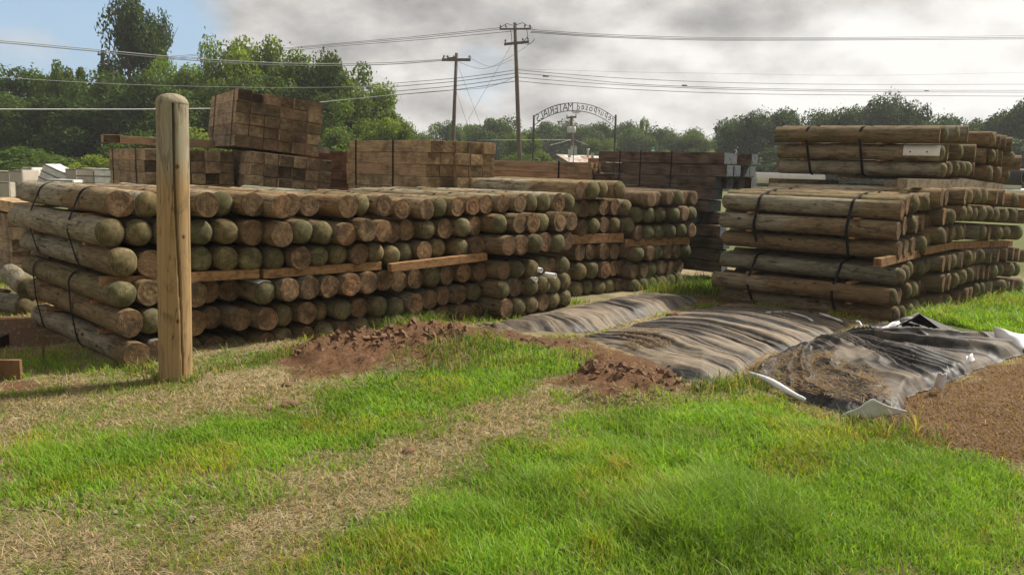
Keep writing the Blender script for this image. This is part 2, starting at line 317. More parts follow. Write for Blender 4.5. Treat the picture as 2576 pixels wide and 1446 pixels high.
REAR = rows('''4: 1010,315,68,F 1060,310,62,F 1170,305,65,F 1242,300,65,D 1290,302,60,F 1375,305,62,F
4: 890,450,70,D 1000,450,65,D 1090,445,65,D 1210,445,65,D 1300,440,65,F 1355,440,64,D
4: 905,605,68,F 980,600,66,D 1072,595,65,D 1172,590,62,D 1268,580,62,D 1360,585,65,F
4: 895,785,66,D 1005,775,68,F 1065,770,62,D 1160,765,62,F 1235,760,60,F 1305,755,62,D
4: 865,940,65,F 950,925,62,F 1010,915,60,D 1110,900,60,F 1185,905,60,F 1250,890,58,F
4: 860,1065,58,D 935,1050,60,D 1010,1045,58,D 1100,1030,56,D 1170,1010,56,D 1240,995,54,D''')
RIGHT = rows('''6: 262,1285,130,F 335,1215,130,F 405,1190,135,D 575,1165,125,D 655,1155,130,F 705,1150,125,D 828,1100,128,F 895,1090,122,F 1165,1090,120,F 1200,1085,118,D 1330,1080,115,D 1415,1080,118,D 1617,1095,112,F 1712,1100,112,F 1835,1130,105,D 2030,1150,105,D
7: 175,215,113,F 255,160,113,F 335,130,110,D 400,135,108,F 475,115,105,F 567,95,105,F 740,45,105,F 815,50,100,D 6: 1115,1330,110,D 1175,1320,105,D 1275,1330,105,D 1385,1330,102,D 1480,1325,102,D 1585,1340,100,D 1715,1345,98,D 1825,1360,95,D 1900,1365,95,F 2000,1380,95,D
7: 195,450,108,F 270,425,108,F 355,400,108,F 455,380,100,D 505,330,92,D 565,305,88,F 685,270,98,D 765,265,100,F 815,250,98,D 910,230,95,D 985,230,95,F 1190,230,98,D 1295,240,98,F 1395,240,92,D 1480,235,90,D 1630,240,82,D
7: 180,770,105,D 255,740,100,D 295,690,85,D 425,680,95,D 500,640,95,D 565,635,105,F 730,620,103,F 805,610,100,F 835,590,85,D 958,575,100,F 1025,550,100,D 1070,540,90,D 1170,525,90,D 1315,520,92,F 1400,510,88,F 1505,510,82,F 1585,505,85,F 1655,505,82,F 1710,520,78,D
7: 95,1030,118,D 185,1010,108,F 275,950,95,D 340,930,90,D 430,915,95,F 510,880,102,F 732,860,108,F 800,840,105,F 855,820,98,D 955,780,95,D 1025,755,85,D 1095,735,88,F 1155,730,92,F 1225,725,90,F 1285,730,88,F 1338,715,75,D 1408,685,82,D 1545,690,80,D 1615,685,82,D
7: 125,1250,95,D 195,1230,88,D 295,1190,85,D 375,1150,82,D 445,1120,84,D 525,1095,86,D 690,1090,85,F 750,1070,85,D 920,1040,85,F 1020,1010,88,F 1070,990,85,F 1118,935,82,D 1180,930,72,D 1315,920,85,F 1445,900,85,D 1490,880,72,D 1575,900,80,F 1645,880,80,D''')
UPPER = rows('''6: 797,205,120,F 862,195,120,D 1020,190,118,D 1200,190,118,F 1520,270,110,D 1600,275,110,F 1660,305,105,F 1738,320,105,F 1830,340,102,F
6: 815,465,116,D 915,455,115,F 1070,460,115,D 1305,455,118,F 1455,505,112,F 1520,505,102,D 1620,525,110,F 1685,540,110,F 1815,550,105,D 1955,605,108,F
6: 820,705,112,D 918,695,105,D 1005,690,102,D 1090,690,100,D 1180,690,98,D 1285,700,98,F 1485,755,115,D 1550,760,108,F 1610,765,108,D 1675,770,105,F 1740,785,100,D''')
def unit(a): a = np.array(a, float); return a / np.linalg.norm(a)
class Stack: pass
def solve(rowsdata, planes, v, pmin=-0.22, pmax=0.28, p0=None, lo=0.110, hi=0.128):
    """each log end goes where its ray meets the stack's face; ends that would share room slide along the log's axis"""
    v = unit(v); res = []
    for ri, row in enumerate(rowsdata):
        E = []
        for ci, (px, py, r, T, pp) in enumerate(row):
            O, u = planes(ri, ci, px); u = unit(u); n = np.array([u[1], -u[0]])
            def lane(p, px=px, py=py, O=O, u=u, n=n):
                h = hit(px, py, np.array(O) + n * p, n); k = p / max(1e-6, -(n @ v)); q = h[:2] + v * k
                return h, (q - np.array(O)) @ u
            l0 = lane(0)[1]; K = (lane(0)[1] - lane(0.1)[1]) / 0.1
            h0 = lane(0)[0]; R = float(np.clip(r * h0[1] / PF, lo, hi))
            b = p0(ri, ci) if p0 else 0.0
            E.append(dict(lane=lane, l=l0 - K * b, K=max(K, 0.15), p=b, b=b, R=R, T=T, px=px, py=py, ri=ri, ci=ci, rp=r, ok=(O[0], O[1])))
        for it in range(60):
            for a, c in zip(E[:-1], E[1:]):
                if a['ok'] != c['ok']: continue
                g = c['l'] - a['l'] - 0.97 * (a['R'] + c['R'])
                if g < 0:
                    for q, s in ((a, 1), (c, -1)):
                        dp = s * (-g) * 0.5 / q['K']; np_ = float(np.clip(q['p'] + dp, pmin + q['b'], pmax + q['b'])); q['l'] -= q['K'] * (np_ - q['p']); q['p'] = np_
        for q in E: q['E'] = q['lane'](q['p'])[0]; del q['lane']
        res.append(E)
    return res
LOGCOUNT = [0]
TINT_SIDE = [(1, 1, 1), (0.92, 0.93, 0.88), (1.08, 1.02, 0.95), (0.85, 0.82, 0.78), (1.12, 1.06, 1.0), (0.95, 1.0, 0.9), (1.1, 0.95, 0.82)]
def place_log(E, v3, L, R, T, rg, tint=None, bleach=1.0):
    k = int(rg.integers(NV)); body, sawn, dome = LOGMESH[k]
    o = link(bpy.data.objects.new('pole_log', body)); c = link(bpy.data.objects.new('sawn_end' if T == 'F' else 'domed_end', sawn if T == 'F' else dome), o)
    v3 = np.array(v3, float) + np.array([rg.normal() * 0.006, rg.normal() * 0.006, rg.normal() * 0.003]); v3 /= np.linalg.norm(v3)
    q = Vector(v3).to_track_quat('X', 'Z'); roll = Matrix.Rotation(rg.random() * 6.283, 4, 'X')
    o.matrix_world = Matrix.Translation(Vector(E)) @ q.to_matrix().to_4x4() @ roll @ Matrix.Diagonal((L, R, R, 1))
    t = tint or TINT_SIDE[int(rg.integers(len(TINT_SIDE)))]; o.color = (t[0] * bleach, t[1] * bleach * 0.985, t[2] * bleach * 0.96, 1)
    b = 0.75 + 0.45 * rg.random(); c.color = (b * (1 + 0.12 * rg.random()), b, b * (0.9 + 0.1 * rg.random()), 1)
    return o, c
def side(n, i):
    return ORD[i + 1] + ' from the left' if i + 1 <= (n + 1) // 2 else (('rightmost' if i == n - 1 else ORD[n - i] + ' from the right'))
ROWN = {6: ['top row', 'second row from top', 'third row from top', 'third row from bottom', 'second row from bottom', 'bottom row'], 3: ['top row', 'middle row', 'bottom row']}
ALL = []
def emit(sol, v3, L, place, group, rg, skip=lambda q: False):
    for E in sol:
        for q in E:
            if skip(q): continue
            q['v'] = np.array([*unit(v3[:2]), v3[2] if len(v3) > 2 else 0.0]); q['L'] = L
            look = ('flat sawn log' if q['T'] == 'F' else 'round-ended log')
            q['label'] = f"{look}, {side(len(E), q['ci'])}, {ROWN[len(sol)][q['ri']]} of {place}"; q['group'] = group; ALL.append(q)
rgl = np.random.default_rng(3)
uL, vL, OL = (0.77, 0.64), (-0.72, 0.69), (-3.36, 6.9)
SL = solve(LEFT, lambda r, c, px: (OL, uL) if px < 850 * 1.0 or True else None, vL, p0=lambda r, c: 0.22 if (r > 0 and c >= (18 if r < 3 else 19)) else 0.0)
SM = solve(MID, lambda r, c, px: ((1.17, 11.35), (0.82, 0.57)), vL, p0=lambda r, c: 0.25 if r == 0 else 0.0)
SB = solve(REAR, lambda r, c, px: ((2.11, 12.0), (0.82, 0.57)), vL)
uA, OA, uB, OB = (0.65, 0.76), (4.58, 9.73), (0.768, 0.64), (5.8, 10.9)
vR = (-0.79, 0.61)
SR = solve(RIGHT, lambda r, c, px: (OA, uA) if c < 6 else (OB, uB), vR)
SU = solve(UPPER, lambda r, c, px: ((6.08, 11.6), (0.76, 0.65)), (-0.85, 0.52))
emit(SL, vL, 2.42, 'the left stack', 'logs of the long left stack', rgl)
emit(SM, vL, 2.4, 'the middle stack', 'logs of the middle stack', rgl)
emit(SR, vR, 2.27, 'the right stack', 'logs of the right stack', rgl)
emit(SU, (-0.85, 0.52), 2.18, 'the raised bundle', 'logs of the raised bundle on the right', rgl)
emit(SB, vL, 2.3, 'the rear stack', 'logs of the rear stack', rgl)
# the 300 that show largest are things; the smallest ones (rear stack and far right end) are one mass
ALL.sort(key=lambda q: -(q['rp'] * (0.72 if q['group'].startswith('logs of the rear') else 1.0)) - (100 if q['px'] < 300 else 0))
KEEP = 297
rest = []
for i, q in enumerate(ALL):
    if i < KEEP:
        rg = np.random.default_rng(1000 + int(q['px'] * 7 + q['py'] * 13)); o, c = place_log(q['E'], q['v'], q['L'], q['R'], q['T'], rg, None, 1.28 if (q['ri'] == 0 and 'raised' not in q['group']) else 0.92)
        tag(o, q['label'], 'log', q['group']); q['o'] = o
    else: rest.append(q)
def joined_logs(qs):
    V, F4, F3, MI4, MI3 = [], [], [], [], []; b = 0; T = []
    for q in qs:
        rg = np.random.default_rng(1000 + int(q['px'] * 7 + q['py'] * 13)); k = int(rg.integers(NV)); body, sawn, dome = LOGMESH[k]
        mt = Matrix.Translation(Vector(q['E'])) @ Vector(q['v']).to_track_quat('X', 'Z').to_matrix().to_4x4() @ Matrix.Rotation(rg.random() * 6.28, 4, 'X') @ Matrix.Diagonal((q['L'], q['R'], q['R'], 1))
        A = np.array(mt)
        for me, mi in ((body, 0), (sawn, 1) if q['T'] == 'F' else (dome, 2)):
            n = len(me.vertices); co = np.empty(n * 3); me.vertices.foreach_get('co', co); co = co.reshape(-1, 3) @ A[:3, :3].T + A[:3, 3]
            V.append(co)
            for p in me.polygons:
                (F4 if len(p.vertices) == 4 else F3).append([b + x for x in p.vertices]); (MI4 if len(p.vertices) == 4 else MI3).append(mi)
            b += n
    me = npmesh('stacked_logs', np.concatenate(V), [np.array(F4), np.array(F3)], M_LOGW, None, True)
    me.materials.append(M_SAWNW); me.materials.append(M_DOMEW); me.polygons.foreach_set('material_index', np.array(MI4 + MI3, np.int32)); me.update()
    return link(bpy.data.objects.new('stacked_logs', me))
def m_far(name, lo, hi):
    q = NT(name); P = q.n('NewGeometry').outputs['Position']; f = q.noise(P, 9.0, 7, 0.7); b = q.noise(P, 2.2, 3)
    c = q.mix(q.ramp(f, (0.3, 0), (0.7, 1)), lo, hi); c = q.mix(q.ramp(b, (0.4, 0.5), (0.6, 0)), c, [k * 0.6 for k in lo]); return q.done(q.bsdf(c, 0.9, f, 0.5, 0.015, 0.12))
M_LOGW, M_SAWNW, M_DOMEW = m_far('weathered_wood_far', (0.09, 0.06, 0.035), (0.30, 0.22, 0.14)), m_far('sawn_end_far', (0.09, 0.055, 0.03), (0.30, 0.21, 0.125)), m_far('domed_end_far', (0.07, 0.07, 0.03), (0.20, 0.19, 0.10))
if rest:
    o = joined_logs(rest); tag(o, 'smaller distant log ends of the rear stack and far right end', 'logs', 'distant stacked logs', 'stuff')
# loose logs on the ground at far left
for (px, py, Yd, r, v3, L, T, tn, lab) in (
    (74, 727, 8.9, 0.125, (-0.72, 0.82, 0.05), 1.1, 'D', (0.95, 0.92, 0.88), 'loose grey brown log lying across the others at far left'),
    (64, 771, 8.9, 0.125, (-0.95, 0.42, 0.0), 2.2, 'D', (0.8, 0.8, 0.76), 'loose dark-ended log lying on the ground at the left edge'),
    (100, 765, 9.5, 0.12, (-0.62, 0.78, 0.0), 1.7, 'F', (0.85, 0.85, 0.85), 'loose log lying half hidden behind the left stack near the ground'),
    (20, 752, 9.6, 0.115, (-0.9, 0.5, 0.02), 1.4, 'D', (0.7, 0.66, 0.6), 'loose brown log behind the others at the very left edge')):
    E = at(px, py, Yd); o, c = place_log(E, unit(v3), L, r, T, np.random.default_rng(int(px)), tn); tag(o, lab, 'log', 'loose logs lying at far left')
# ------------------------------------------------------------------ straps round the bundles
M_STRAP = simple('black_strap', (0.02, 0.02, 0.022), 0.8, 0.2, 30, 0.08)
def hull(P):
    P = sorted(map(tuple, P)); 
    def half(Q):
        h = []
        for p in Q:
            while len(h) > 1 and (h[-1][0] - h[-2][0]) * (p[1] - h[-2][1]) - (h[-1][1] - h[-2][1]) * (p[0] - h[-2][0]) <= 0: h.pop()
            h.append(p)
        return h
    a = half(P); b = half(P[::-1]); return a[:-1] + b[:-1]
def strap(qs, v, u, O, a, w=0.034, t=0.004, lab='', group='straps round the log bundles'):
    """a tight loop round the logs qs in the plane a metres along the logs"""
    u = unit(u); v = unit(v); n = np.array([u[1], -u[0]]); pts = []; lean = random.uniform(-0.06, 0.06)
    for q in qs:
        e = q['E']; d = (np.array(O) - e[:2]) @ n; k = (d / (v @ n)) if True else 0
        Q = e[:2] + v * k; s = (Q - np.array(O)) @ u
        for j in range(36): th = j * math.pi / 18; pts.append((s + (q['R'] + 0.004) * math.cos(th), e[2] + (q['R'] + 0.004) * math.sin(th)))
    H = hull(pts); c = np.mean(H, 0); V = []; N = len(H); zm = c[1]
    for s, z in H:
        dd = unit((s - c[0], z - c[1])); k = v * (a + lean * (z - zm))
        for (so, zo) in ((0, 0), (dd[0] * t, dd[1] * t)):
            for ww in (-w / 2, w / 2): p = np.array(O) + u * (s + so) + k + v * ww; V.append((p[0], p[1], z + zo))
    F = []
    for i in range(N):
        j = (i + 1) % N; A, B = i * 4, j * 4
        F += [(A + 2, A + 3, B + 3, B + 2), (A + 1, A, B, B + 1), (A, A + 2, B + 2, B), (A + 3, A + 1, B + 1, B + 3)]
    mb = MB(); mb.add(V, F); o = mb.build('strap', M_STRAP, None, True); tag(o, lab, 'strap', group); return o
def lanes(sol, rws, u, O, a, b):
    u = unit(u); out = []
    for r in rws:
        for q in sol[r]:
            s = (q['E'][:2] - np.array(O)) @ u
            if a <= s < b: out.append(q)
    return out
LT = [-0.4, 1.32, 2.65, 3.95, 5.4]
for k in range(4):
    b = lanes(SL, (0, 1, 2), uL, OL, LT[k], LT[k + 1])
    for a, nm in ((0.62, 'front'), (1.72, 'back')):
        strap(b, vL, uL, OL, a, lab=f"black {nm} strap over the {('leftmost', 'second', 'third', 'rightmost')[k]} upper bundle of the left stack")
b = lanes(SL, (3, 4, 5), uL, OL, -0.4, 1.3)
for a, nm in ((0.75, 'front'), (1.75, 'back')): strap(b, vL, uL, OL, a, lab=f'black {nm} strap round the lower left bundle of the left stack')
for rws, nm in (((0, 1, 2), 'upper'), ((3, 4, 5), 'lower')):
    b = [q for r in rws for q in SR[r][:6]]
    for a, n2 in (((0.55, 'right'), (1.72, 'left')) if nm == 'upper' else ((0.66, 'right'), (1.75, 'left'))): strap(b, vR, uA, OA, a, lab=f'black {n2} strap round the {nm} front bundle of the right stack')
b = [q for r in (0, 1, 2) for q in SU[r][:(4 if r < 2 else 5)]]
for a, n2 in ((0.95, 'right'), (1.68, 'left')): strap(b, (-0.85, 0.52), (0.76, 0.65), (6.08, 11.6), a, lab=f'black {n2} strap round the raised bundle on the right')
# ------------------------------------------------------------------ laths and boards between the layers
M_LATH = m_timber('fresh_lath_wood', (0.24, 0.115, 0.05), (0.48, 0.27, 0.13)); M_BOARD = m_timber('bright_board_wood', (0.26, 0.14, 0.06), (0.5, 0.31, 0.16))
def lath(sol, r, v, u, O, a, out, inn, lab, group):
    q, w = sol[r][0], sol[r + 1][0]; v = unit(v); u = unit(u); z = (q['E'][2] - q['R'] + w['E'][2] + w['R']) / 2
    Q = (q['E'][:2] + w['E'][:2]) / 2 + v * a; c = Q + u * (inn - out) / 2; ang = random.uniform(-0.08, 0.08)
    ca, sa = math.cos(ang), math.sin(ang); u2 = np.array([u[0] * ca - u[1] * sa, u[0] * sa + u[1] * ca])
    mb = MB(); mb.box((0, 0, 0), (1, 1, 1)); o = mb.build('lath', M_LATH); h = max(0.012, min(0.02, (q['E'][2] - q['R'] - w['E'][2] - w['R']) / 2))
    o.matrix_world = Matrix(((u2[0], -u2[1], 0, c[0]), (u2[1], u2[0], 0, c[1]), (0, 0, 1, z), (0, 0, 0, 1))) @ Matrix.Diagonal(((inn + out) / 2, 0.033, h, 1)); tag(o, lab, 'lath', group)
RW = ['first', 'second', 'third', 'fourth', 'fifth', 'sixth']
for r in (0, 1, 3, 4):
    for a, nm in ((0.48, 'front'), (1.9, 'back')):
        lath(SL, r, vL, uL, OL, a, 0.10, 0.7, f'{nm} orange lath between {RW[r]} and {RW[r+1]} layers, left side of left stack', 'laths between layers of the left stack')
        lath(SR, r, vR, uA, OA, a if nm == 'front' else 1.80, 0.14, 0.5, f'{nm} orange lath between {RW[r]} and {RW[r+1]} layers, front of right stack', 'laths between layers of the right stack')
for r in (0, 1):
    for a, nm in ((0.72, 'right'), (1.78, 'left')):
        lath(SU, r, (-0.85, 0.52), (0.76, 0.65), (6.08, 11.6), a, 0.13, 0.5, f'{nm} lath between {RW[r]} and {RW[r+1]} layers of the raised bundle', 'laths in the raised bundle')
def board(p1, p2, hgt, dep, O, u, p, lab, group, mat=None, name='board'):
    u = unit(u); n = np.array([u[1], -u[0]]); A = hit(*p1, np.array(O) + n * p, n); B = hit(*p2, np.array(O) + n * p, n)
    d = B - A; L = np.linalg.norm(d); d /= L; side_ = np.cross([0, 0, 1.0], d); side_ /= np.linalg.norm(side_); up = np.cross(d, side_)
    c = (A + B) / 2 + side_ * dep / 2; mb = MB(); mb.box((0, 0, 0), (1, 1, 1)); o = mb.build(name, mat or M_BOARD)
    o.color = (0.7, 0.68, 0.66, 1) if 'right' in group else (0.9, 0.88, 0.85, 1); bv = o.modifiers.new('bevel', 'BEVEL'); bv.width = 0.02; bv.segments = 1
    o.matrix_world = Matrix(((d[0], side_[0], up[0], c[0]), (d[1], side_[1], up[1], c[1]), (d[2], side_[2], up[2], c[2]), (0, 0, 0, 1))) @ Matrix.Diagonal((L / 2, dep / 2, hgt / 2, 1))
    tag(o, lab, 'board', group)
GB = 'boards between the bundles of the left stack'
board((255, 711), (653, 688), 0.085, 0.09, OL, uL, 0.03, 'orange board under the third log row, behind the standing post', GB)
board((664, 690), (960, 668), 0.085, 0.09, OL, uL, 0.05, 'middle orange board between upper and lower rows of the left stack', GB)
board((985, 674.6), (1226, 646), 0.085, 0.09, OL, uL, 0.14, 'bright orange board with sunlit end, rightmost in the left stack', GB)
GR = 'boards between the bundles of the right stack'
board((2217, 662), (2317, 637), 0.10, 0.09, OA, uA, 0.0, 'board with its end showing under the front bundle of the right stack', GR)
board((2328, 632), (2402, 617), 0.10, 0.09, OB, uB, 0.0, 'tilted board in the middle of the right stack', GR)
board((2403, 618), (2490, 614), 0.10, 0.09, OB, uB, -0.05, 'level board right of the tilted board in the right stack', GR)
board((2492, 615), (2548, 613), 0.09, 0.09, OB, uB, -0.08, 'short pale board at the far end of the right stack', GR)
board((1418, 603), (1569, 598), 0.13, 0.09, (1.17, 11.35), (0.82, 0.57), 0.03, 'thick dark board under the third row of the middle stack', 'boards in the middle stacks', None)
board((1572, 612), (1735, 605), 0.11, 0.09, (2.11, 12.0), (0.82, 0.57), 0.0, 'dark board under the third row of the rear stack', 'boards in the middle stacks', None)
M_BEAM = m_timber('grey_block_wood', (0.20, 0.165, 0.115), (0.42, 0.36, 0.26))
board((2281, 461), (2420, 463), 0.115, 0.12, (6.0, 11.5), (0.76, 0.65), 0.12, 'grey timber beam carrying the raised bundle, near end', 'beams under the raised bundle', M_BEAM, 'beam')
board((2412, 459), (2524, 474), 0.125, 0.12, (6.0, 11.5), (0.76, 0.65), 0.05, 'pale timber beam carrying the raised bundle, sloping to the right', 'beams under the raised bundle', M_BEAM, 'beam')
board((1960, 458), (2110, 462), 0.10, 0.30, (4.25, 12.3), (0.97, 0.22), 0.0, 'dark round beam under the left end of the raised bundle', 'beams under the raised bundle', M_LOG, 'beam')
board((2238, 462), (2283, 462), 0.085, 0.12, (5.9, 11.5), (0.97, 0.22), 0.0, 'short pale block under the raised bundle', 'beams under the raised bundle', M_BEAM, 'beam')
# ------------------------------------------------------------------ white plastic on the stacks
M_PVC = simple('white_plastic', (0.72, 0.70, 0.65), 0.4, 0.12, 6, 0.4); M_HOLE = simple('dark_hole', (0.01, 0.01, 0.01), 0.9)
def pipe(E, v3, L, r, lab, group, name='white_pipe', th=0.14, mat=None):
    v3 = unit(v3); q = np.cross(v3, [0, 0, 1.0]); q /= np.linalg.norm(q); w = np.cross(q, v3); n = 20; V = []; F = []; E = np.array(E, float)
    prof = [(L, r), (0, r), (0, r * (1 - th)), (min(L, 0.5), r * (1 - th))]
    for (d, rr) in prof:
        for k in range(n): a = 2 * math.pi * k / n; V.append(E + v3 * d + (q * math.cos(a) + w * math.sin(a)) * rr)
    for i in range(3):
        for k in range(n): F.append((i * n + k, i * n + (k + 1) % n, (i + 1) * n + (k + 1) % n, (i + 1) * n + k))
    F.append(tuple(range(n))); F.append(tuple(3 * n + k for k in range(n)))
    mb = MB(); mb.add(V, F); o = mb.build(name, mat or M_PVC, None, True); tag(o, lab, 'pipe', group)
    for p in o.data.polygons: p.use_smooth = len(p.vertices) == 4
    return o
for (px, py, nm) in ((1362, 680, 'upper'), (1349, 703, 'lower left'), (1397, 694, 'lower right')):
    pipe(hit(px, py, np.array(OL) + np.array([uL[1], -uL[0]]) * 0.30, np.array([uL[1], -uL[0]])), (-0.74, 0.67, 0.0), 1.3, 0.030, f'{nm} of the three white pipes poking out of the left stack', 'white pipes stuck between the logs')
def shell(q, v, a, b, t0, t1, k, lab):
    v3 = np.array([*unit(v), 0.0]); sd = np.cross(v3, [0, 0, 1.0]); V = []; F = []; n = 12; R = q['R'] * k
    for x in (a, b):
        for rr in (R, R + 0.006):
            for j in range(n + 1): t = t0 + (t1 - t0) * j / n; V.append(q['E'] + v3 * x + (sd * math.cos(t) + np.array([0, 0, 1.0]) * math.sin(t)) * rr)
    m = n + 1
    for j in range(n): F += [(j, j + 1, 2 * m + j + 1, 2 * m + j), (m + j, 3 * m + j, 3 * m + j + 1, m + j + 1), (j, m + j, m + j + 1, j + 1), (2 * m + j, 2 * m + j + 1, 3 * m + j + 1, 3 * m + j)]
    F += [(0, 2 * m, 3 * m, m), (n, m + n, 3 * m + n, 2 * m + n)]
    mb = MB(); mb.add(V, F); o = mb.build('plastic_gutter', M_PVC, None, False); tag(o, lab, 'gutter'); return o
_q = SU[1][0]; sdir = np.cross([*unit((-0.85, 0.52)), 0.0], [0, 0, 1.0]); _s = 1 if sdir[1] > 0 else -1
g = shell(_q, (-0.85, 0.52), 0.0, 0.46, math.radians(180 - 62 if _s > 0 else 62), math.radians(180 + 20 if _s > 0 else -20), 1.03, 'white half-pipe gutter with two holes lying on the raised bundle')
for fx in (0.09, 0.30):
    v3 = np.array([*unit((-0.85, 0.52)), 0]); t = math.radians(180 - 5 if _s > 0 else 5); dirv = sdir * math.cos(t) + np.array([0, 0, 1.0]) * math.sin(t)
    c = _q['E'] + v3 * (0.46 - fx) + dirv * (_q['R'] * 1.03 + 0.004); mb = MB(); mb.tube([c - dirv * 0.002, c + dirv * 0.003], 0.011, 12); h = mb.build('hole', M_HOLE, g)
# curved scrap on a dome of the fourth row
_q = SL[3][6]; shell(_q, vL, -0.02, 0.42, math.radians(60), math.radians(125), 1.05, 'thin white plastic scrap lying over a round log in the left stack')
# ------------------------------------------------------------------ squared timbers
M_TIM = m_timber('brown_timber', (0.16, 0.115, 0.07), (0.44, 0.33, 0.215)); M_TEND = m_timber('timber_end_grain', (0.095, 0.066, 0.039), (0.31, 0.225, 0.138), True)
M_TAR = m_timber('tarred_timber', (0.045, 0.034, 0.026), (0.22, 0.17, 0.13)); M_BLUE = m_paint_end()
def tie_meshes(mat, emat, seed):
    rg = np.random.default_rng(seed); bm = bmesh.new(); bmesh.ops.create_cube(bm, size=1.0)
    for v in bm.verts: v.co.x += 0.5
    bmesh.ops.subdivide_edges(bm, edges=[e for e in bm.edges if abs((e.verts[0].co - e.verts[1].co).x) > .5], cuts=7)
    bmesh.ops.bevel(bm, geom=[e for e in bm.edges if len(e.link_faces) == 2 and e.link_faces[0].normal.angle(e.link_faces[1].normal) > 1], offset=0.022, segments=1, affect='EDGES')
    for v in bm.verts:
        f = vn(np.array([v.co.x * 5 + seed * 9]), np.array([v.co.y * 2 + v.co.z * 3.7]))[0] - 0.5
        v.co.y *= 1 + 0.035 * f; v.co.z *= 1 + 0.035 * f; v.co.z += 0.012 * math.sin(v.co.x * 3.1 + seed) * (rg.random() > -1) * 0.6
    me = bpy.data.meshes.new('timber_body'); bm.to_mesh(me); bm.free(); me.materials.append(mat)
    n = 5; V = []; F = []; zoff = 0.012 * math.sin(seed) * 0.6
    for i in range(n):
        for j in range(n):
            y, z = (i / (n - 1) - 0.5) * 0.93, (j / (n - 1) - 0.5) * 0.93; V.append((-0.0012 - 0.001 * rg.random() * (0 < i < n - 1 and 0 < j < n - 1), y, z + zoff))
    for i in range(n - 1):
        for j in range(n - 1): F.append((i * n + j, i * n + j + 1, (i + 1) * n + j + 1, (i + 1) * n + j))
    e = bpy.data.meshes.new('timber_end'); e.from_pydata(V, [], F); e.materials.append(emat); e.update(); return me, e
TIES = {'brown': [tie_meshes(M_TIM, M_TEND, k) for k in range(4)], 'tar': [tie_meshes(M_TAR, M_BLUE, 10 + k) for k in range(4)], 'tarplain': [tie_meshes(M_TAR, M_TEND, 20 + k) for k in range(3)]}
RN = lambda n: {1: ['only row'], 2: ['top row', 'bottom row']}.get(n, ['top row'] + [f'{ORD[i]} row from top' for i in range(2, n)] + ['lowest visible row'])
def tie_stack(corner, v, cols, rowsn, w, h, L, place, group, kind='brown', tilt=0.0, only=None, rec=None, jit=0.03, noun='timber', dark=None, rows_names=None, tint=None):
    """corner = top corner of the end face nearest the long visible side; columns run away from it"""
    v = unit(v); u = np.array([v[1], -v[0]]);
    if u @ np.array([0.0, 1.0]) < 0 and abs(v[0]) > 0.0: u = -u
    u3 = np.array([u[0] * math.cos(tilt), u[1] * math.cos(tilt), -math.sin(tilt)]); v3 = np.array([v[0], v[1], 0.0]); w3 = np.cross(v3, u3)
    if w3[2] < 0: w3 = -w3
    rg = np.random.default_rng(int(abs(corner[0]) * 100 + corner[1] * 10)); names = rows_names or RN(rowsn); out = []
    for r in range(rowsn):
        for c in range(cols):
            if only and not only(r, c): continue
            dx = (rec(r, c) if rec else 0.0) + rg.normal() * jit
            E = np.array(corner, float) + u3 * (c + 0.5) * w - w3 * (r + 0.5) * h + v3 * dx
            body, end = TIES[kind][int(rg.integers(len(TIES[kind])))]
            o = link(bpy.data.objects.new('timber', body)); e = link(bpy.data.objects.new('end_grain', end), o)
            s = np.sign(np.dot(np.cross(v3, u3), w3)); 
            k = 0.992 - 0.012 * rg.random(); A = np.array([v3 * L, u3 * w * k * 1.0, w3 * h * (0.992 - 0.012 * rg.random() if kind == 'brown' and h > 0.12 else 0.955 - 0.03 * rg.random())]).T
            if s < 0: A[:, 1] *= -1
            o.matrix_world = Matrix([[*A[i], E[i]] for i in range(3)] + [[0, 0, 0, 1]])
            b = 0.75 + 0.5 * rg.random(); t = tint or (1, 1, 1); o.color = (t[0] * b * (1 + 0.1 * rg.random()), t[1] * b, t[2] * b, 1); b = 0.5 + 1.0 * rg.random()
            if dark and dark(r, c): b = 0.3
            e.color = (b * t[0], b * t[1] * (0.95 + 0.1 * rg.random()), b * t[2] * 0.95, 1)
            cn = (ORD[c + 1] + ' from left') if cols > 2 else (('left', 'right')[c] if cols == 2 else 'long')
            tag(o, f'{noun} {cn}, {names[r]} of {place}', 'timber', group); out.append(E)
    return u3, v3, w3
def band(corner, u3, v3, w3, a, width, height, lab, w=0.03):
    """flat strap round a squared stack, a metres along the timbers"""
    c = np.array(corner, float) + v3 * a; t = 0.008; V = []; P = [(-t, t), (width + t, t), (width + t, -height - t), (-t, -height - t)]
    for (x, z) in P:
        for ww in (-w / 2, w / 2):
            for k in (0, 0.004):
                V.append(c + u3 * (x + (k if x > 0 else -k)) + w3 * (z + (k if z > 0 else -k)) + v3 * ww)
    F = []
    for i in range(4):
        A, B = i * 4, ((i + 1) % 4) * 4; F += [(A + 1, A + 3, B + 3, B + 1), (A, B, B + 2, A + 2), (A, A + 1, B + 1, B), (A + 2, B + 2, B + 3, A + 3)]
    mb = MB(); mb.add(V, F); o = mb.build('strap', M_STRAP); tag(o, lab, 'strap', 'straps round the squared timber stacks')
Cn = at(363, 374, 12.5); VA = (-0.62, 0.78)
f = tie_stack(Cn, VA, 6, 4, 0.226, 0.178, 2.3, 'the low stack behind the standing post', 'timbers of the low left stack', tilt=0.0)
for a, n in ((0.5, 'right'), (2.0, 'left')): band(Cn, *f, a, 6 * .226, 4 * .178, f'thin black {n} strap on the low timber stack behind the post')
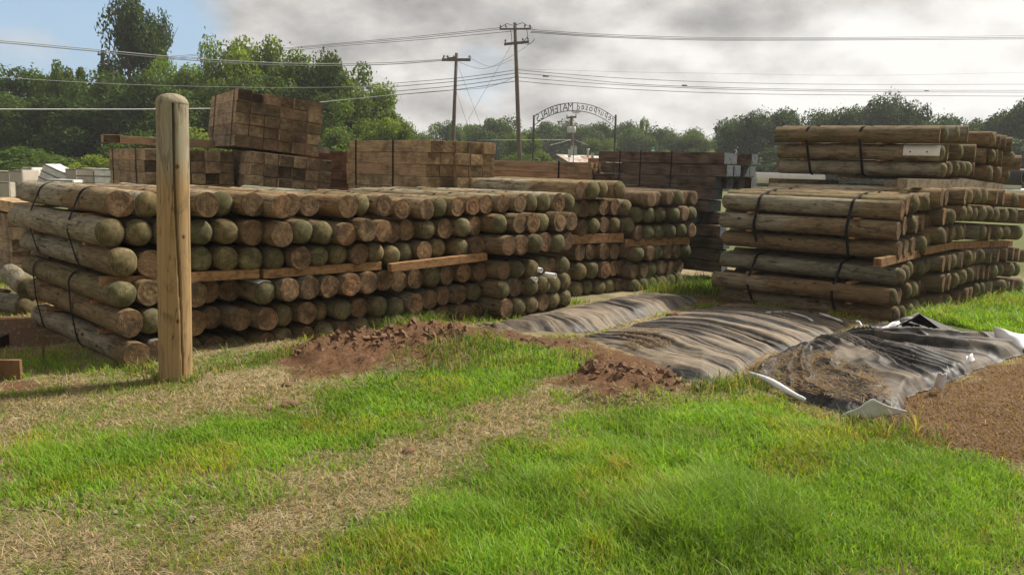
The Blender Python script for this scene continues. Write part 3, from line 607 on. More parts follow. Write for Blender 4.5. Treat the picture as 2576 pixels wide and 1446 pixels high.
# two or three pieces lying on that stack
Ct = at(300, 346, 13.6)
for i, (p, Yd, dirv, L, w_, h_, lab) in enumerate((((303, 352), 14.0, (0.93, 0.36, -0.02), 2.9, 0.2, 0.13, 'long timber lying across the top of the low left stack'), ((284, 349), 13.9, (-0.5, 0.86, 0.0), 0.5, 0.3, 0.13, 'short open-ended timber piece at the left end on top of the low stack'))):
    body, end = TIES['brown'][i]; o = link(bpy.data.objects.new('timber', body)); e = link(bpy.data.objects.new('end_grain', end), o); v3 = unit(dirv); E = at(*p, Yd)
    sdv = np.cross([0, 0, 1.0], v3); sdv /= np.linalg.norm(sdv); up = np.cross(v3, sdv); A = np.array([v3 * L, sdv * w_, up * h_]).T
    o.matrix_world = Matrix([[*A[k], E[k]] for k in range(3)] + [[0, 0, 0, 1]]); o.color = (1.1, 1.05, 1, 1); e.color = (.5, .5, .5, 1); tag(o, lab, 'timber', 'loose timbers on the low left stack')
CB = at(598, 222, 13.1); VB = (-0.50, 0.87); TB = math.radians(5.6)
f = tie_stack(CB, VB, 6, 5, 0.232, 0.18, 2.35, 'the high stack above the logs', 'timbers of the high left stack', tilt=TB, only=lambda r, c: True, rec=lambda r, c: (0.0 if c == 0 else 0.35 if c == 1 else 0.02 if c == 2 else 0.12) if r == 0 else (0.02 * ((r * 3 + c) % 4)), dark=lambda r, c: r == 0 and c < 2)
for a, n in ((0.22, 'right'), (1.85, 'left')): band(CB + np.array([0, 0, -.0]), *f, a, 6 * .232, 5 * .18, f'thin black {n} strap on the high timber stack')
CC = at(634, 380, 12.75)
tie_stack(CC, VB, 6, 4, 0.215, 0.185, 2.35, 'the tilted stack under the high one', 'timbers of the tilted lower stack', tilt=math.radians(5.4), only=lambda r, c: True, rec=lambda r, c: 0.04 * ((r + c) % 2))
o = (lambda mb: (mb.box(at(808, 377, 13.4), (0.13, 0.05, 0.045), ((0.9, 0.4, -0.08), (-0.4, 0.9, 0), (0, 0, 1))), mb.build('wood_block', M_BEAM))[1])(MB()); tag(o, 'small pale wood block wedged between two timber stacks', 'wood block')
CD = at(1079, 352, 11.6); VD = (-0.64, 0.77)
f = tie_stack(CD, VD, 5, 4, 0.232, 0.172, 2.35, 'the middle timber stack', 'timbers of the middle timber stack', rec=lambda r, c: -0.02 * (r + (c > 2)) if c > 1 else 0.015 * r, tint=(1.12, 1.08, 1.0))
for a, n in ((0.95, 'right'), (2.08, 'left')): band(CD, *f, a, 5 * .232, 4 * .172, f'thin black {n} strap on the middle timber stack')
CE2 = at(884, 381, 14.6)
tie_stack(CE2, (-0.94, 0.34), 1, 4, 0.23, 0.165, 2.0, 'the dark stack between two timber stacks', 'timbers of the dark gap stack', 'tarplain', tint=(0.85, 0.7, 0.62))
CE = at(1490, 409, 14.6)
f = tie_stack(CE, (-0.93, 0.37), 2, 4, 0.2, 0.098, 3.4, 'the long low plank stack', 'planks of the long low stack', jit=0.02, noun='plank', tint=(1.05, 0.98, 0.92))
band(CE, *f, 0.62, 0.4, 0.39, 'thin black strap on the long low plank stack')
CG = at(1519, 398, 15.6); tie_stack(CG, (-0.9, 0.43), 1, 3, 0.2, 0.15, 0.3, 'the small stack beside the tarred stack', 'timbers of the small hidden stack', tint=(1.2, 1.1, 1.0))
CF = at(1824, 383, 13.0); VF = (-0.75, 0.66)
f = tie_stack(CF, VF, 5, 10, 0.235, 0.192, 2.42, 'the tall tarred stack', 'tarred timbers of the tall stack', 'tar', jit=0.03, noun='tarred timber', only=lambda r, c: c < 5 if r < 3 else c < 2,
    rec=lambda r, c: {0: (0.03, 0.0, 0.35, 0.0, 0.0), 1: (-0.02, -0.03, 0.30, -0.03, 0.0), 2: (0.14, 0.1, .2, 0.05, 0.0)}.get(r, (0.06 if r in (3, 4) else 0.5 if r == 5 else 0.0, 0.12, 0, 0, 0))[c] + (0.12 if r in (3, 4) else 0))
for a, n in ((0.95, 'right'), (1.55, 'middle'), (1.97, 'left')): band(CF, *f, a, 5 * .235, 3 * .192, f'dark {n} strap with a clip on the tall tarred stack', 0.018)
CH = at(66, 541, 11.3)
# the rows these stacks rest on, down to the ground behind the log stacks
def under_rows(corner, v, cols, w, h, L, z_top, label, mat):
    v = unit(v); u = np.array([v[1], -v[0]]); u = -u if u[1] < 0 else u; n = max(1, round(z_top / h)); hh = z_top / n; mb = MB(); rg = np.random.default_rng(n)
    for r in range(n):
        for c in range(cols):
            p = np.array(corner[:2], float) + u * (c + 0.5) * w + v * (L / 2 + 0.03 * rg.normal()); mb.box((p[0], p[1], (r + 0.5) * hh), (L / 2, w * 0.495, hh * 0.495), ((v[0], v[1], 0), (u[0], u[1], 0), (0, 0, 1)))
    o = mb.build('lower_timbers', mat); tag(o, label, 'timbers', None, 'stuff')
under_rows(Cn, VA, 6, .226, .178, 2.3, Cn[2] - 4 * .178 - .004, 'lower timbers under the low left stack behind the logs', M_TIM)
under_rows(CC, VB, 6, .215, .185, 2.3, CC[2] - 4 * .185 - .13, 'lower timbers under the tilted stack behind the logs', M_TIM)
under_rows(CD, VD, 5, .232, .172, 2.3, CD[2] - 4 * .172 - .004, 'lower timbers under the middle timber stack', M_TIM)
under_rows(CE, (-0.93, 0.37), 3, .2, .17, 3.3, CE[2] - 4 * .098 - .004, 'lower timbers under the long plank stack', M_TIM)
under_rows(CE2, (-0.94, 0.34), 2, .23, .165, 2.0, CE2[2] - 4 * .165 - .004, 'lower timbers under the dark gap stack', M_TAR)
# pile at far left, half hidden by the logs
tie_stack(at(24, 541, 11.6), (-0.72, 0.69), 3, 5, 0.235, 0.18, 1.6, 'the pile at the left edge', 'timbers of the pile at the left edge', jit=0.04)
for i, (p, Yd, hh, lab, tn) in enumerate((((22, 522), 11.6, 0.16, 'light-topped timber lying on the pile at the left edge', (1.5, 1.4, 1.2)), ((-4, 520), 12.2, 0.1, 'grey board stack lying at the very left edge of the pile', (1.5, 1.5, 1.5)))):
    body, end = TIES['brown'][i]; o = link(bpy.data.objects.new('timber', body)); e = link(bpy.data.objects.new('end_grain', end), o); E = at(*p, Yd) + np.array([0.2, 0.1, 0]); v3 = np.array([-0.72, 0.69, 0]); v3 /= np.linalg.norm(v3); sdv = np.array([-v3[1], v3[0], 0])
    A = np.array([v3 * 1.5, sdv * 0.36, np.array([0, 0, hh])]).T; o.matrix_world = Matrix([[*A[k], E[k]] for k in range(3)] + [[0, 0, 0, 1]]); o.color = (*tn, 1); tag(o, lab, 'timber', 'loose timbers on the left edge pile')
# boards on the ground at far left
for (p, half, rz, lab, pz) in (((14, 953), (0.26, 0.02, 0.075), 0.12, 'brown board on edge lying on the ground at the left edge', 0.075), ((8, 872), (0.16, 0.08, 0.05), 0.1, 'dark block lying on bare ground at the left edge', 0.05)):
    g = gnd(*p); mb = MB(); mb.box((0, 0, 0), half); o = mb.build('ground_board', M_BOARD if half[1] < .05 else M_TAR); o.location = (g[0] - 0.15, g[1], pz); o.rotation_euler = (0, 0, rz); o.color = (0.5, 0.5, 0.48, 1); tag(o, lab, 'board')
# ------------------------------------------------------------------ standing post
def post():
    base = gnd(442, 952); top = at(419.5, 240, base[1] * 0.985); H = top[2] + 0.02; n, m = 132, 90; V = []; r0 = 0.122
    lean = (top - base); lean[2] = 0; cr = lambda z: math.radians(-66) + 0.40 * (1 - z / H) + 0.05 * math.sin(z * 3.1)
    kn = [(H * 0.755, -52), (H * 0.515, -33), (H * 0.22, -58)]
    for j in range(m):
        t = j / (m - 1); z = -0.25 + (H - 0.075 + 0.25) * t; rr = r0 * (1.02 - 0.055 * max(0, z) / H)
        for i in range(n):
            a = 2 * math.pi * i / n; r = rr * (1 + 0.012 * math.sin(2 * a + z * 2) + 0.008 * math.sin(5 * a + z * 3))
            d = abs((a - (cr(max(z, 0)) % (2 * math.pi)) + math.pi) % (2 * math.pi) - math.pi)
            wd = 0.075 if z > H * 0.3 else 0.05; r -= 0.06 * max(0, 1 - d / wd) ** 0.6 * (z > 0.05)
            V.append((r * math.cos(a), r * math.sin(a), z))
    F = [(j * n + i, j * n + (i + 1) % n, (j + 1) * n + (i + 1) % n, (j + 1) * n + i) for j in range(m - 1) for i in range(n)]
    mb = MB(); mb.add(V, F); 
    Q = NT('standing_post_wood'); P = Q.n('TexCoord').outputs['Object']; s = Q.sep(P)
    fib = Q.noise(Q.vm('MULTIPLY', P, (14, 14, 0.7)), 3.0, 7, 0.65); big = Q.noise(Q.vm('MULTIPLY', P, (5, 5, 1.0)), 1.2, 4, 0.6, 0.8)
    grey = Q.mix(fib, (0.15, 0.13, 0.085), (0.43, 0.385, 0.275)); tan = Q.mix(fib, (0.20, 0.125, 0.055), (0.47, 0.325, 0.165))
    k = Q.ramp(Q.ma('ADD', Q.ma('DIVIDE', s[2], H), Q.ma('MULTIPLY', Q.ma('SUBTRACT', big, 0.5), 0.25)), (0.68, 0), (0.80, 1)); c = Q.mix(k, tan, grey)
    st = Q.ramp(Q.noise(Q.vm('MULTIPLY', P, (4, 4, 1.6)), 1.6, 5, 0.6, 1.2), (0.52, 0), (0.62, 0.55)); c = Q.mix(st, c, (0.12, 0.085, 0.045))
    an = Q.ma('ARCTAN2', s[1], s[0])
    for (kz, ka) in kn:
        dz = Q.ma('MULTIPLY', Q.ma('SUBTRACT', s[2], kz), 0.75); da = Q.ma('MULTIPLY', Q.ma('SUBTRACT', an, math.radians(ka)), 0.12)
        d = Q.ma('SQRT', Q.ma('ADD', Q.ma('MULTIPLY', dz, dz), Q.ma('MULTIPLY', da, da))); c = Q.mix(Q.ramp(d, (0.014, 1), (0.017, 0)), c, (0.20, 0.115, 0.055)); c = Q.mix(Q.ramp(d, (0.006, 1), (0.008, 0)), c, (0.015, 0.01, 0.006))
    ln = Q.ramp(Q.noise(Q.vm('MULTIPLY', P, (11, 11, 0.45)), 1.5, 3, 0.5, 0.3), (0.488, 0), (0.499, 0.8), (0.501, 0.8), (0.512, 0)); c = Q.mix(ln, c, (0.02, 0.015, 0.01))
    m = Q.done(Q.bsdf(c, 0.85, fib, 0.5, 0.01, 0.15))
    o = mb.build('standing_post', m, None, True); o.location = (base[0], base[1], 0); o.rotation_euler = (-lean[1] / H * 0.0, lean[0] / H, 0)
    V = []; n = 48; zt = H - 0.075; 
    for t in (0.0, 0.02, 0.25, 0.5, 0.75, 1.0, 1.25, 1.45):
        for i in range(n):
            a = 2 * math.pi * i / n; r = r0 * 0.967 * (1 if t == 0 else 1.012 if t == 0.02 else 1.0 * math.cos(t) ** 0.85); V.append((r * math.cos(a), r * math.sin(a), zt + 0.078 * math.sin(t)))
    F = [(j * n + i, j * n + (i + 1) % n, (j + 1) * n + (i + 1) % n, (j + 1) * n + i) for j in range(7) for i in range(n)] + [tuple(7 * n + i for i in range(n))]
    mb = MB(); mb.add(V, F); c = mb.build('rounded_top', m, o, True); c['label'] = 'pale rounded top with a scored rim'
    tag(o, 'tall round wooden post with domed top and long crack, standing in front', 'post')
post()
# ------------------------------------------------------------------ ground: measured outlines, laid out on the ground in metres
def G(poly): return [tuple(gnd(px, py)[:2]) for px, py in poly]
GREEN = [G(p) for p in (
 [(430,1500),(760,1335),(1120,1235),(1300,1130),(1480,1065),(1750,985),(1830,955),(1900,985),(2110,1050),(2200,1075),(2330,1135),(2640,1205),(2640,1500)],
 [(-60,1140),(350,1085),(700,1030),(860,955),(1080,925),(1220,885),(1290,862),(1480,890),(1470,930),(1380,955),(1200,1015),(1000,1090),(900,1135),(620,1185),(300,1235),(-60,1310)],
 [(1640,742),(1650,700),(1740,695),(1820,705),(1822,740),(1700,748)], [(2320,800),(2440,760),(2640,715),(2640,860),(2480,850)], [(975,840),(1010,800),(1100,800),(1110,830)],
 [(-60,640),(60,640),(110,690),(60,720),(-60,720)])]
SOFTG = [G(p) for p in ([(-60,905),(150,880),(330,905),(380,935),(180,945),(-60,960)], [(540,905),(740,870),(760,905),(560,935)], [(-200,1235),(700,1180),(900,1230),(500,1330),(-200,1400)])]
HAY = [G(p) for p in ([(2150,1030),(2290,985),(2400,950),(2640,870),(2640,1185),(2330,1120),(2230,1080)], [(1850,945),(1960,890),(2200,960),(2270,1040),(2100,1050),(1990,1000)], [(720,960),(760,870),(1480,860),(1640,960),(1480,1000),(1200,930)], [(1690,750),(1820,735),(1850,770),(1720,775)])]
DIRT = [G(p) for p in ([(735,895),(760,872),(900,850),(1100,828),(1200,815),(1330,835),(1470,850),(1500,880),(1310,880),(1235,888),(1190,908),(1120,930),(960,940),(850,945),(760,950)],
 [(1435,965),(1480,900),(1560,893),(1650,900),(1770,975),(1640,1020),(1480,1025)], [(1400,850),(1460,845),(1530,878),(1670,912),(1760,975),(1640,945),(1480,915)], [(-60,795),(125,795),(150,860),(-60,875)], [(-60,960),(150,955),(60,985),(-60,985)])]
MA = G([(1185,826),(1330,846),(1470,842),(1630,803),(1725,778),(1765,755),(1640,735),(1400,775)])
MBp = G([(1440,852),(1640,912),(1750,995),(1860,950),(1965,893),(2090,852),(2150,815),(2000,775),(1840,765),(1690,790),(1560,822)])
MC = G([(1960,890),(2100,850),(2300,800),(2576,850),(2560,905),(2390,962),(2290,1010),(2270,1050),(2110,1045),(1890,950)])
def lined(x, y, p, q):
    (ax, ay), (bx, by) = gnd(*p)[:2], gnd(*q)[:2]; L = math.hypot(bx - ax, by - ay); return -((bx - ax) * (y - ay) - (by - ay) * (x - ax)) / L
def mound(x, y, poly, e, h, p, q, soft, steep):
    """a bank that rises gently and drops steeply along the line p-q"""
    d = lined(x, y, p, q); c = np.mean(np.array(poly), 0); sgn = np.sign(lined(np.array([c[0]]), np.array([c[1]]), p, q))[0]
    return h * sstep(0.0, soft, polysd(x, y, poly) + e) * sstep(-0.02, steep, d * sgn + e * 0.5)
SHA_PX = [(1190,818),(1330,838),(1470,838),(1560,822),(1640,795),(1720,772),(1760,755),(1730,742),(1600,740),(1480,765),(1330,795)]
SHB_PX = [(1462,846),(1560,880),(1660,915),(1755,975),(1850,940),(1905,905),(2010,870),(2110,835),(2160,815),(2060,788),(1840,762),(1700,785),(1600,815)]
SHW = [[tuple(gnd(a, b, z)[:2]) for a, b in P] for P in (SHA_PX, SHB_PX) for z in (0.0, 0.06, 0.13)]
def height(x, y):
    n = fbm(x * 1.3, y * 1.3, 4) - 0.5; h = 0.05 * n * sstep(2, 5, y)
    e = 0.10 * (fbm(x * 5, y * 5, 3) - 0.5)
    h = h + mound(x, y, MA, e, 0.07, (1440, 850), (1745, 768), 0.35, 0.20) + mound(x, y, MBp, e, 0.085, (1768, 985), (2120, 838), 0.9, 0.26) + 0.02 * sstep(0, 0.3, polysd(x, y, MC))
    calm = 1.0
    for P in SHW: calm = calm * (1 - sstep(-0.26, -0.06, polysd(x, y, P)))
    for k, P in enumerate(DIRT[:3]):
        s = calm * sstep(-0.10, 0.22, polysd(x, y, P) + 2 * e); cl = fbm(x * 9 + 5, y * 9, 4); cl2 = np.abs(fbm(x * 17, y * 17 + 3, 3) - 0.5)
        cl3 = np.abs(fbm(x * 31, y * 31 + 7, 2) - 0.5); h = h + s * ((0.07 if k == 0 else 0.05) + 0.13 * (cl - 0.42) + 0.13 * cl2 + 0.08 * cl3)
    s = sstep(0, 0.2, polysd(x, y, HAY[0])); h = h + s * 0.02 * (fbm(x * 12, y * 12, 3) - 0.3)
    far = np.hypot(x, y); return h * (1 - sstep(18, 30, far))
def cover(x, y):
    e = 0.85 * (fbm(x * 2.0 + 3, y * 2.0, 5) - 0.5) + 0.4 * (fbm(x * 9, y * 9, 3) - 0.5); g = np.zeros_like(x)
    for P in GREEN: g = np.maximum(g, sstep(-0.26, 0.26, polysd(x, y, P) + e * 0.8))
    for P in SOFTG: g = np.maximum(g, 0.55 * sstep(-0.2, 0.3, polysd(x, y, P) + e))
    g = np.maximum(g, 0.8 * sstep(15, 19, np.hypot(x, y))); g = np.maximum(g, 0.35 * sstep(0.52, 0.62, fbm(x * 3.1 + 9, y * 3.1, 4)))
    d = np.zeros_like(x); hy = np.zeros_like(x)
    for P in HAY: hy = np.maximum(hy, sstep(-0.1, 0.1, polysd(x, y, P) + e * 0.7))
    for P in DIRT: d = np.maximum(d, sstep(-0.05, 0.08, polysd(x, y, P) + e * 0.6))
    g1 = sstep(-0.12, 0.12, polysd(x, y, GREEN[0]) + e * 0.6); g2 = sstep(-0.1, 0.1, polysd(x, y, GREEN[1]) + e * 0.5)
    hy = hy * (1 - np.maximum(g1, g2)); d = d * (1 - np.maximum(g1, g2) * 0.9)
    return g * (1 - d) * (1 - hy), hy, d
def axis_vals(a, b, st, far, gr=1.25):
    c = list(np.arange(a, b, st)); q = st; x = c[-1]
    while x < far: q *= gr; x += q; c.append(x)
    q = st; x = c[0]; pre = []
    while x > (-far if a < 0 else -30): q *= gr; x -= q; pre.append(x)
    return np.array(pre[::-1] + c)
gx = axis_vals(-8.0, 9.0, 0.04, 900); gy = axis_vals(2.8, 13.0, 0.035, 1200)
X, Y = np.meshgrid(gx, gy, indexing='ij'); Zg = height(X, Y); nx, ny = X.shape
idx = np.arange(nx * ny).reshape(nx, ny); F = np.stack([idx[:-1, :-1], idx[1:, :-1], idx[1:, 1:], idx[:-1, 1:]], -1).reshape(-1, 4)
cg, ch, cd = cover(X.ravel(), Y.ravel())
og = link(bpy.data.objects.new('ground', npmesh('ground', np.stack([X.ravel(), Y.ravel(), Zg.ravel()], 1), [F], m_ground(), np.stack([cg, ch, cd], 1), True))); tag(og, kind='structure')
# ------------------------------------------------------------------ grass blades
def blades(name, x, y, h, w, lean, col, mat, label, cat, curl=0.3):
    n = len(x); rg = np.random.default_rng(len(name) * 7 + n); az = rg.random(n) * 6.283; fa = az + 1.57 + rg.normal(size=n) * 0.5; z = height(x, y) - 0.004
    dx, dy = np.cos(az), np.sin(az); px, py = np.cos(fa) * w * 0.5, np.sin(fa) * w * 0.5; L = lean
    V = np.empty((n, 5, 3)); B = np.stack([x, y, z], 1); P = np.stack([px, py, np.zeros(n)], 1); D = np.stack([dx, dy, np.zeros(n)], 1)
    Mid = B + D * (L * curl)[:, None] + np.array([0, 0, 1.0]) * (h * 0.62)[:, None]; Tip = B + D * L[:, None] + np.array([0, 0, 1.0]) * h[:, None]
    V[:, 0] = B - P; V[:, 1] = B + P; V[:, 2] = Mid + P * 0.8; V[:, 3] = Mid - P * 0.8; V[:, 4] = Tip
    b = np.arange(n)[:, None] * 5; F4 = b + np.array([0, 1, 2, 3]); F3 = b + np.array([3, 2, 4]); C = np.repeat(col, 5, 0)
    o = link(bpy.data.objects.new(name, npmesh(name, V.reshape(-1, 3), [F4, F3], mat, C, False))); tag(o, label, cat, None, 'stuff'); return o
M_GRASS = m_leaf('grass_blade', 1.0)
rg = np.random.default_rng(21)
N = 520000; yy = np.sqrt(rg.random(N) * (10.6 ** 2 - 3.0 ** 2) + 3.0 ** 2); yy = np.where(rg.random(N) < 0.35, 3.0 + rg.random(N) * 3.2, yy)
xx = (rg.random(N) * 2 - 1) * (0.70 * yy + 0.3); n2 = 26000
ex = [(xx, yy)]
for P, k in ((GREEN[2], 9000), (GREEN[3], 26000), (GREEN[4], 5000)):
    a = np.array(P); lo_, hi_ = a.min(0), a.max(0); ex.append((lo_[0] + rg.random(k) * (hi_[0] - lo_[0]), lo_[1] + rg.random(k) * (min(hi_[1], 22) - lo_[1])))
xx = np.concatenate([e[0] for e in ex]); yy = np.concatenate([e[1] for e in ex])
cg, ch, cd = cover(xx, yy)
under = (polysd(xx, yy, MA) > 0.03) | (polysd(xx, yy, MBp) > 0.03) | ((polysd(xx, yy, MC) > 0.05))
stk = polysd(xx, yy, [tuple(np.array(OL) + unit(uL) * a + np.array([-.72, .69]) * b) for a, b in ((-.1, .12), (5.2, .12), (5.2, 2.3), (-.1, 2.3))]) > 0
ok = ~under & ~stk
lush = fbm(xx * 1.1 + 4, yy * 1.1, 3); tuft = fbm(xx * 5 + 1, yy * 5, 3)
gm = ok & (rg.random(len(xx)) < cg * (0.35 + 0.9 * tuft)); k = gm.sum()
x, y = xx[gm], yy[gm]; core = sstep(0.0, 0.5, polysd(x, y, GREEN[0])); cpx, cpy, _ = proj(np.stack([x, y, np.zeros_like(x)], 1))
thick = sstep(0.0, 0.45, polysd(x, y, G([(1560,1330),(1700,1190),(2050,1170),(2250,1290),(2100,1420),(1800,1440)])) + 0.5 * (lush[gm] - 0.5))
h = (0.028 + 0.055 * rg.random(k) ** 1.3) * (0.35 + 1.2 * lush[gm] ** 1.3) * (0.6 + 0.9 * tuft[gm]) * (0.75 + 0.5 * core) + thick * 0.10 * rg.random(k) + 0.05 * (rg.random(k) < 0.02)
h *= np.where(yy[gm] > 9, 1.8, 1.0)
v = rg.random(k)[:, None]; base = np.array([0.145, 0.275, 0.022]) * (1 - v) + np.array([0.275, 0.445, 0.045]) * v; pat = sstep(0.50, 0.68, fbm(x * 1.7 + 6, y * 1.7 + 2, 4)) * (1 - thick); yel = (rg.random(k) < (0.05 + 0.13 * pat + 0.25 * (1 - cg[gm])) * (1 - 0.9 * thick))[:, None]; base = np.where(yel, np.array([0.34, 0.29, 0.10]), base)
base *= (0.62 + 0.8 * fbm(x * 2.3, y * 2.3 + 11, 4))[:, None] * np.stack([1 + 0.25 * pat, np.ones(k), np.ones(k)], 1) 
blades('green_grass', x, y, h, 0.0032 + 0.0032 * rg.random(k) + 0.0012 * (y - 4), h * (0.3 + 0.9 * rg.random(k)), base, M_GRASS, 'green lawn grass growing in front of the stacks', 'grass')
dm = ok & (rg.random(len(xx)) < (1 - cg) * (1 - cd * 0.92) * (1 - ch * 0.35) * 0.55) & (yy < 11.5); k = dm.sum(); x, y = xx[dm], yy[dm]
v = rg.random(k)[:, None]; base = np.array([0.24, 0.18, 0.09]) * (1 - v) + np.array([0.62, 0.50, 0.31]) * v
hayc = np.array([0.16, 0.095, 0.043]) * (1 - v) + np.array([0.36, 0.235, 0.115]) * v; base = np.where((ch[dm] > 0.5)[:, None], hayc, base)
gg = (rg.random(k) < 0.34 * (1 - ch[dm]))[:, None]; base = np.where(gg, np.array([0.15, 0.18, 0.05]), base)
L = 0.025 + 0.06 * rg.random(k) ** 2
blades('dry_grass', x, y, (0.006 + 0.026 * rg.random(k)) * (1 + 0.6 * (rg.random(k) < 0.1)), 0.0035 + 0.003 * rg.random(k) + 0.0008 * (y - 4), L, base, M_GRASS, 'dry straw and mown grass lying on the yard', 'dry grass', 0.55)
# tall tufts along the foot of the stacks and dirt clods edge
def tuft_line(a, b, n, sp, hmin, hmax, rg):
    t = rg.random(n); A, B = gnd(*a), gnd(*b); return A[0] + (B[0] - A[0]) * t + rg.normal(size=n) * sp, A[1] + (B[1] - A[1]) * t + rg.normal(size=n) * sp, hmin + (hmax - hmin) * rg.random(n) ** 1.5
tx = [tuft_line(*q, rg) for q in (((320,925),(480,950),260,.05,.04,.14), ((480,945),(740,885),500,.07,.03,.10), ((392,956),(490,958),220,.04,.03,.09), ((396,944),(404,958),60,.03,.03,.08), ((980,835),(1105,815),900,.09,.06,.20), ((1000,930),(1470,905),500,.12,.05,.16), ((1650,742),(1825,735),700,.15,.12,.30), ((2280,805),(2560,735),600,.12,.08,.2), ((2130,1060),(2340,1120),240,.08,.06,.16), ((1760,985),(1900,965),500,.10,.05,.14), ((1100,925),(1260,880),500,.12,.06,.16), ((1900,780),(1970,790),120,.06,.05,.14), ((-20,705),(100,720),300,.1,.1,.25))]
x, y, h = (np.concatenate([q[i] for q in tx]) for i in range(3)); k = len(x); v = rg.random(k)[:, None]; base = np.array([0.08, 0.15, 0.02]) * (1 - v) + np.array([0.17, 0.26, 0.045]) * v
base = np.where((rg.random(k) < 0.2)[:, None], np.array([0.42, 0.33, 0.14]), base)
blades('tall_grass', x, y, h, 0.006 + 0.004 * rg.random(k), h * (0.3 + 0.7 * rg.random(k)), base, M_GRASS, 'taller grass tufts along the foot of the stacks', 'grass')
# broad-leaved weeds and bleached stems in the lawn
rg = np.random.default_rng(91); n = 9000; yy = 3.1 + 5.2 * rg.random(n); xx = (rg.random(n) * 2 - 1) * 0.7 * yy; cl_ = fbm(xx * 1.9 + 2, yy * 1.9 + 7, 3); cg, _, _ = cover(xx, yy); k_ = (cg > 0.5) & (rg.random(n) < sstep(0.5, 0.68, cl_) * 0.9) & (polysd(xx, yy, MBp) < 0) & (polysd(xx, yy, MC) < 0); xx, yy = xx[k_], yy[k_]; k = len(xx); v = rg.random(k)[:, None]
blades('broadleaf_weeds', xx, yy, 0.03 + 0.035 * rg.random(k), 0.012 + 0.014 * rg.random(k), 0.02 + 0.03 * rg.random(k), np.array([0.10, 0.19, 0.03]) * (1 - v) + np.array([0.22, 0.33, 0.07]) * v, M_GRASS, 'low broad-leaved weeds scattered through the lawn', 'weeds', 0.4)
n = 5000; yy = 3.1 + 5.4 * rg.random(n); xx = (rg.random(n) * 2 - 1) * 0.7 * yy; cg, _, cdd = cover(xx, yy); k_ = (rg.random(n) < 0.12 + 0.12 * (1 - cg)) & (cdd < 0.5) & (polysd(xx, yy, MBp) < 0) & (polysd(xx, yy, MC) < 0); xx, yy = xx[k_], yy[k_]; k = len(xx); h = 0.03 + 0.09 * rg.random(k) ** 2
blades('bleached_stems', xx, yy, h, np.full(k, 0.004), h * (0.4 + 1.5 * rg.random(k)), np.array([0.60, 0.52, 0.33]) * (0.7 + 0.4 * rg.random(k))[:, None], M_GRASS, 'bleached dead stems standing in the grass', 'dry grass', 0.3)
# ------------------------------------------------------------------ black plastic sheets over the earth
M_TARP = m_tarp(); M_WHITE = simple('white_sheet_underside', (0.68, 0.68, 0.70), 0.45, 0.12, 9, 0.4)
dA = gnd(1572, 811)[:2]; dB = gnd(1836, 875)[:2]; WD = unit(dB - dA); WN = np.array([-WD[1], WD[0]])
def sheet(name, poly, label, fold, st=0.011, edge=0.02):
    pts = np.array(G(poly)); lo_, hi_ = pts.min(0) - 0.3, pts.max(0) + 0.5; ax, ay = np.arange(lo_[0], hi_[0], st), np.arange(lo_[1], hi_[1], st)
    X, Y = np.meshgrid(ax, ay, indexing='ij'); hz, dust = fold(X, Y)
    qx, qy, _ = proj(np.stack([X.ravel(), Y.ravel(), height(X, Y).ravel() * 0.85], 1)); sd = polysd(qx, qy, poly).reshape(X.shape) + 14 * (fbm(X * 4, Y * 4, 4) - 0.5)
    Zs = height(X, Y) + 0.010 + hz * (0.15 + 0.85 * sstep(0, 22, sd)) - 0.014 * (1 - sstep(0, 8, sd)); keep = sd > 0; idx = np.arange(X.size).reshape(X.shape)
    F = np.stack([idx[:-1, :-1], idx[1:, :-1], idx[1:, 1:], idx[:-1, 1:]], -1).reshape(-1, 4); F = F[keep.ravel()[F].all(1)]
    used = np.unique(F); mp = np.full(X.size, -1); mp[used] = np.arange(len(used)); V = np.stack([X.ravel(), Y.ravel(), Zs.ravel()], 1)[used]
    C = np.stack([dust.ravel()[used]] * 3, 1); o = link(bpy.data.objects.new(name, npmesh(name, V, [mp[F]], M_TARP, C, True))); tag(o, label, 'plastic sheet', 'black plastic sheets over the earth'); return o
def ridges(c, a, f, sharp=1.6):
    r = 1 - np.abs(2 * vn(c * f, a * 0.55 + 3.3) - 1); return r ** sharp
def fold_fine(X, Y):
    c = X * WN[0] + Y * WN[1]; a = X * WD[0] + Y * WD[1]; c = c + 0.34 * (fbm(a * 1.0, c * 1.2, 4) - 0.5)
    m = 0.35 + 0.9 * fbm(X * 1.2, Y * 1.2 + 8, 3); r1, r2 = ridges(c, a, 12.5, 1.5), ridges(c + 5, a, 29.0, 1.2)
    h = m * (0.036 * r1 + 0.022 * r2); return h, np.clip(-0.75 + 2.1 * (0.6 * r1 + 0.4 * r2) * (0.6 + 0.5 * m), 0, 1)
PF0 = gnd(2010, 845)[:2]
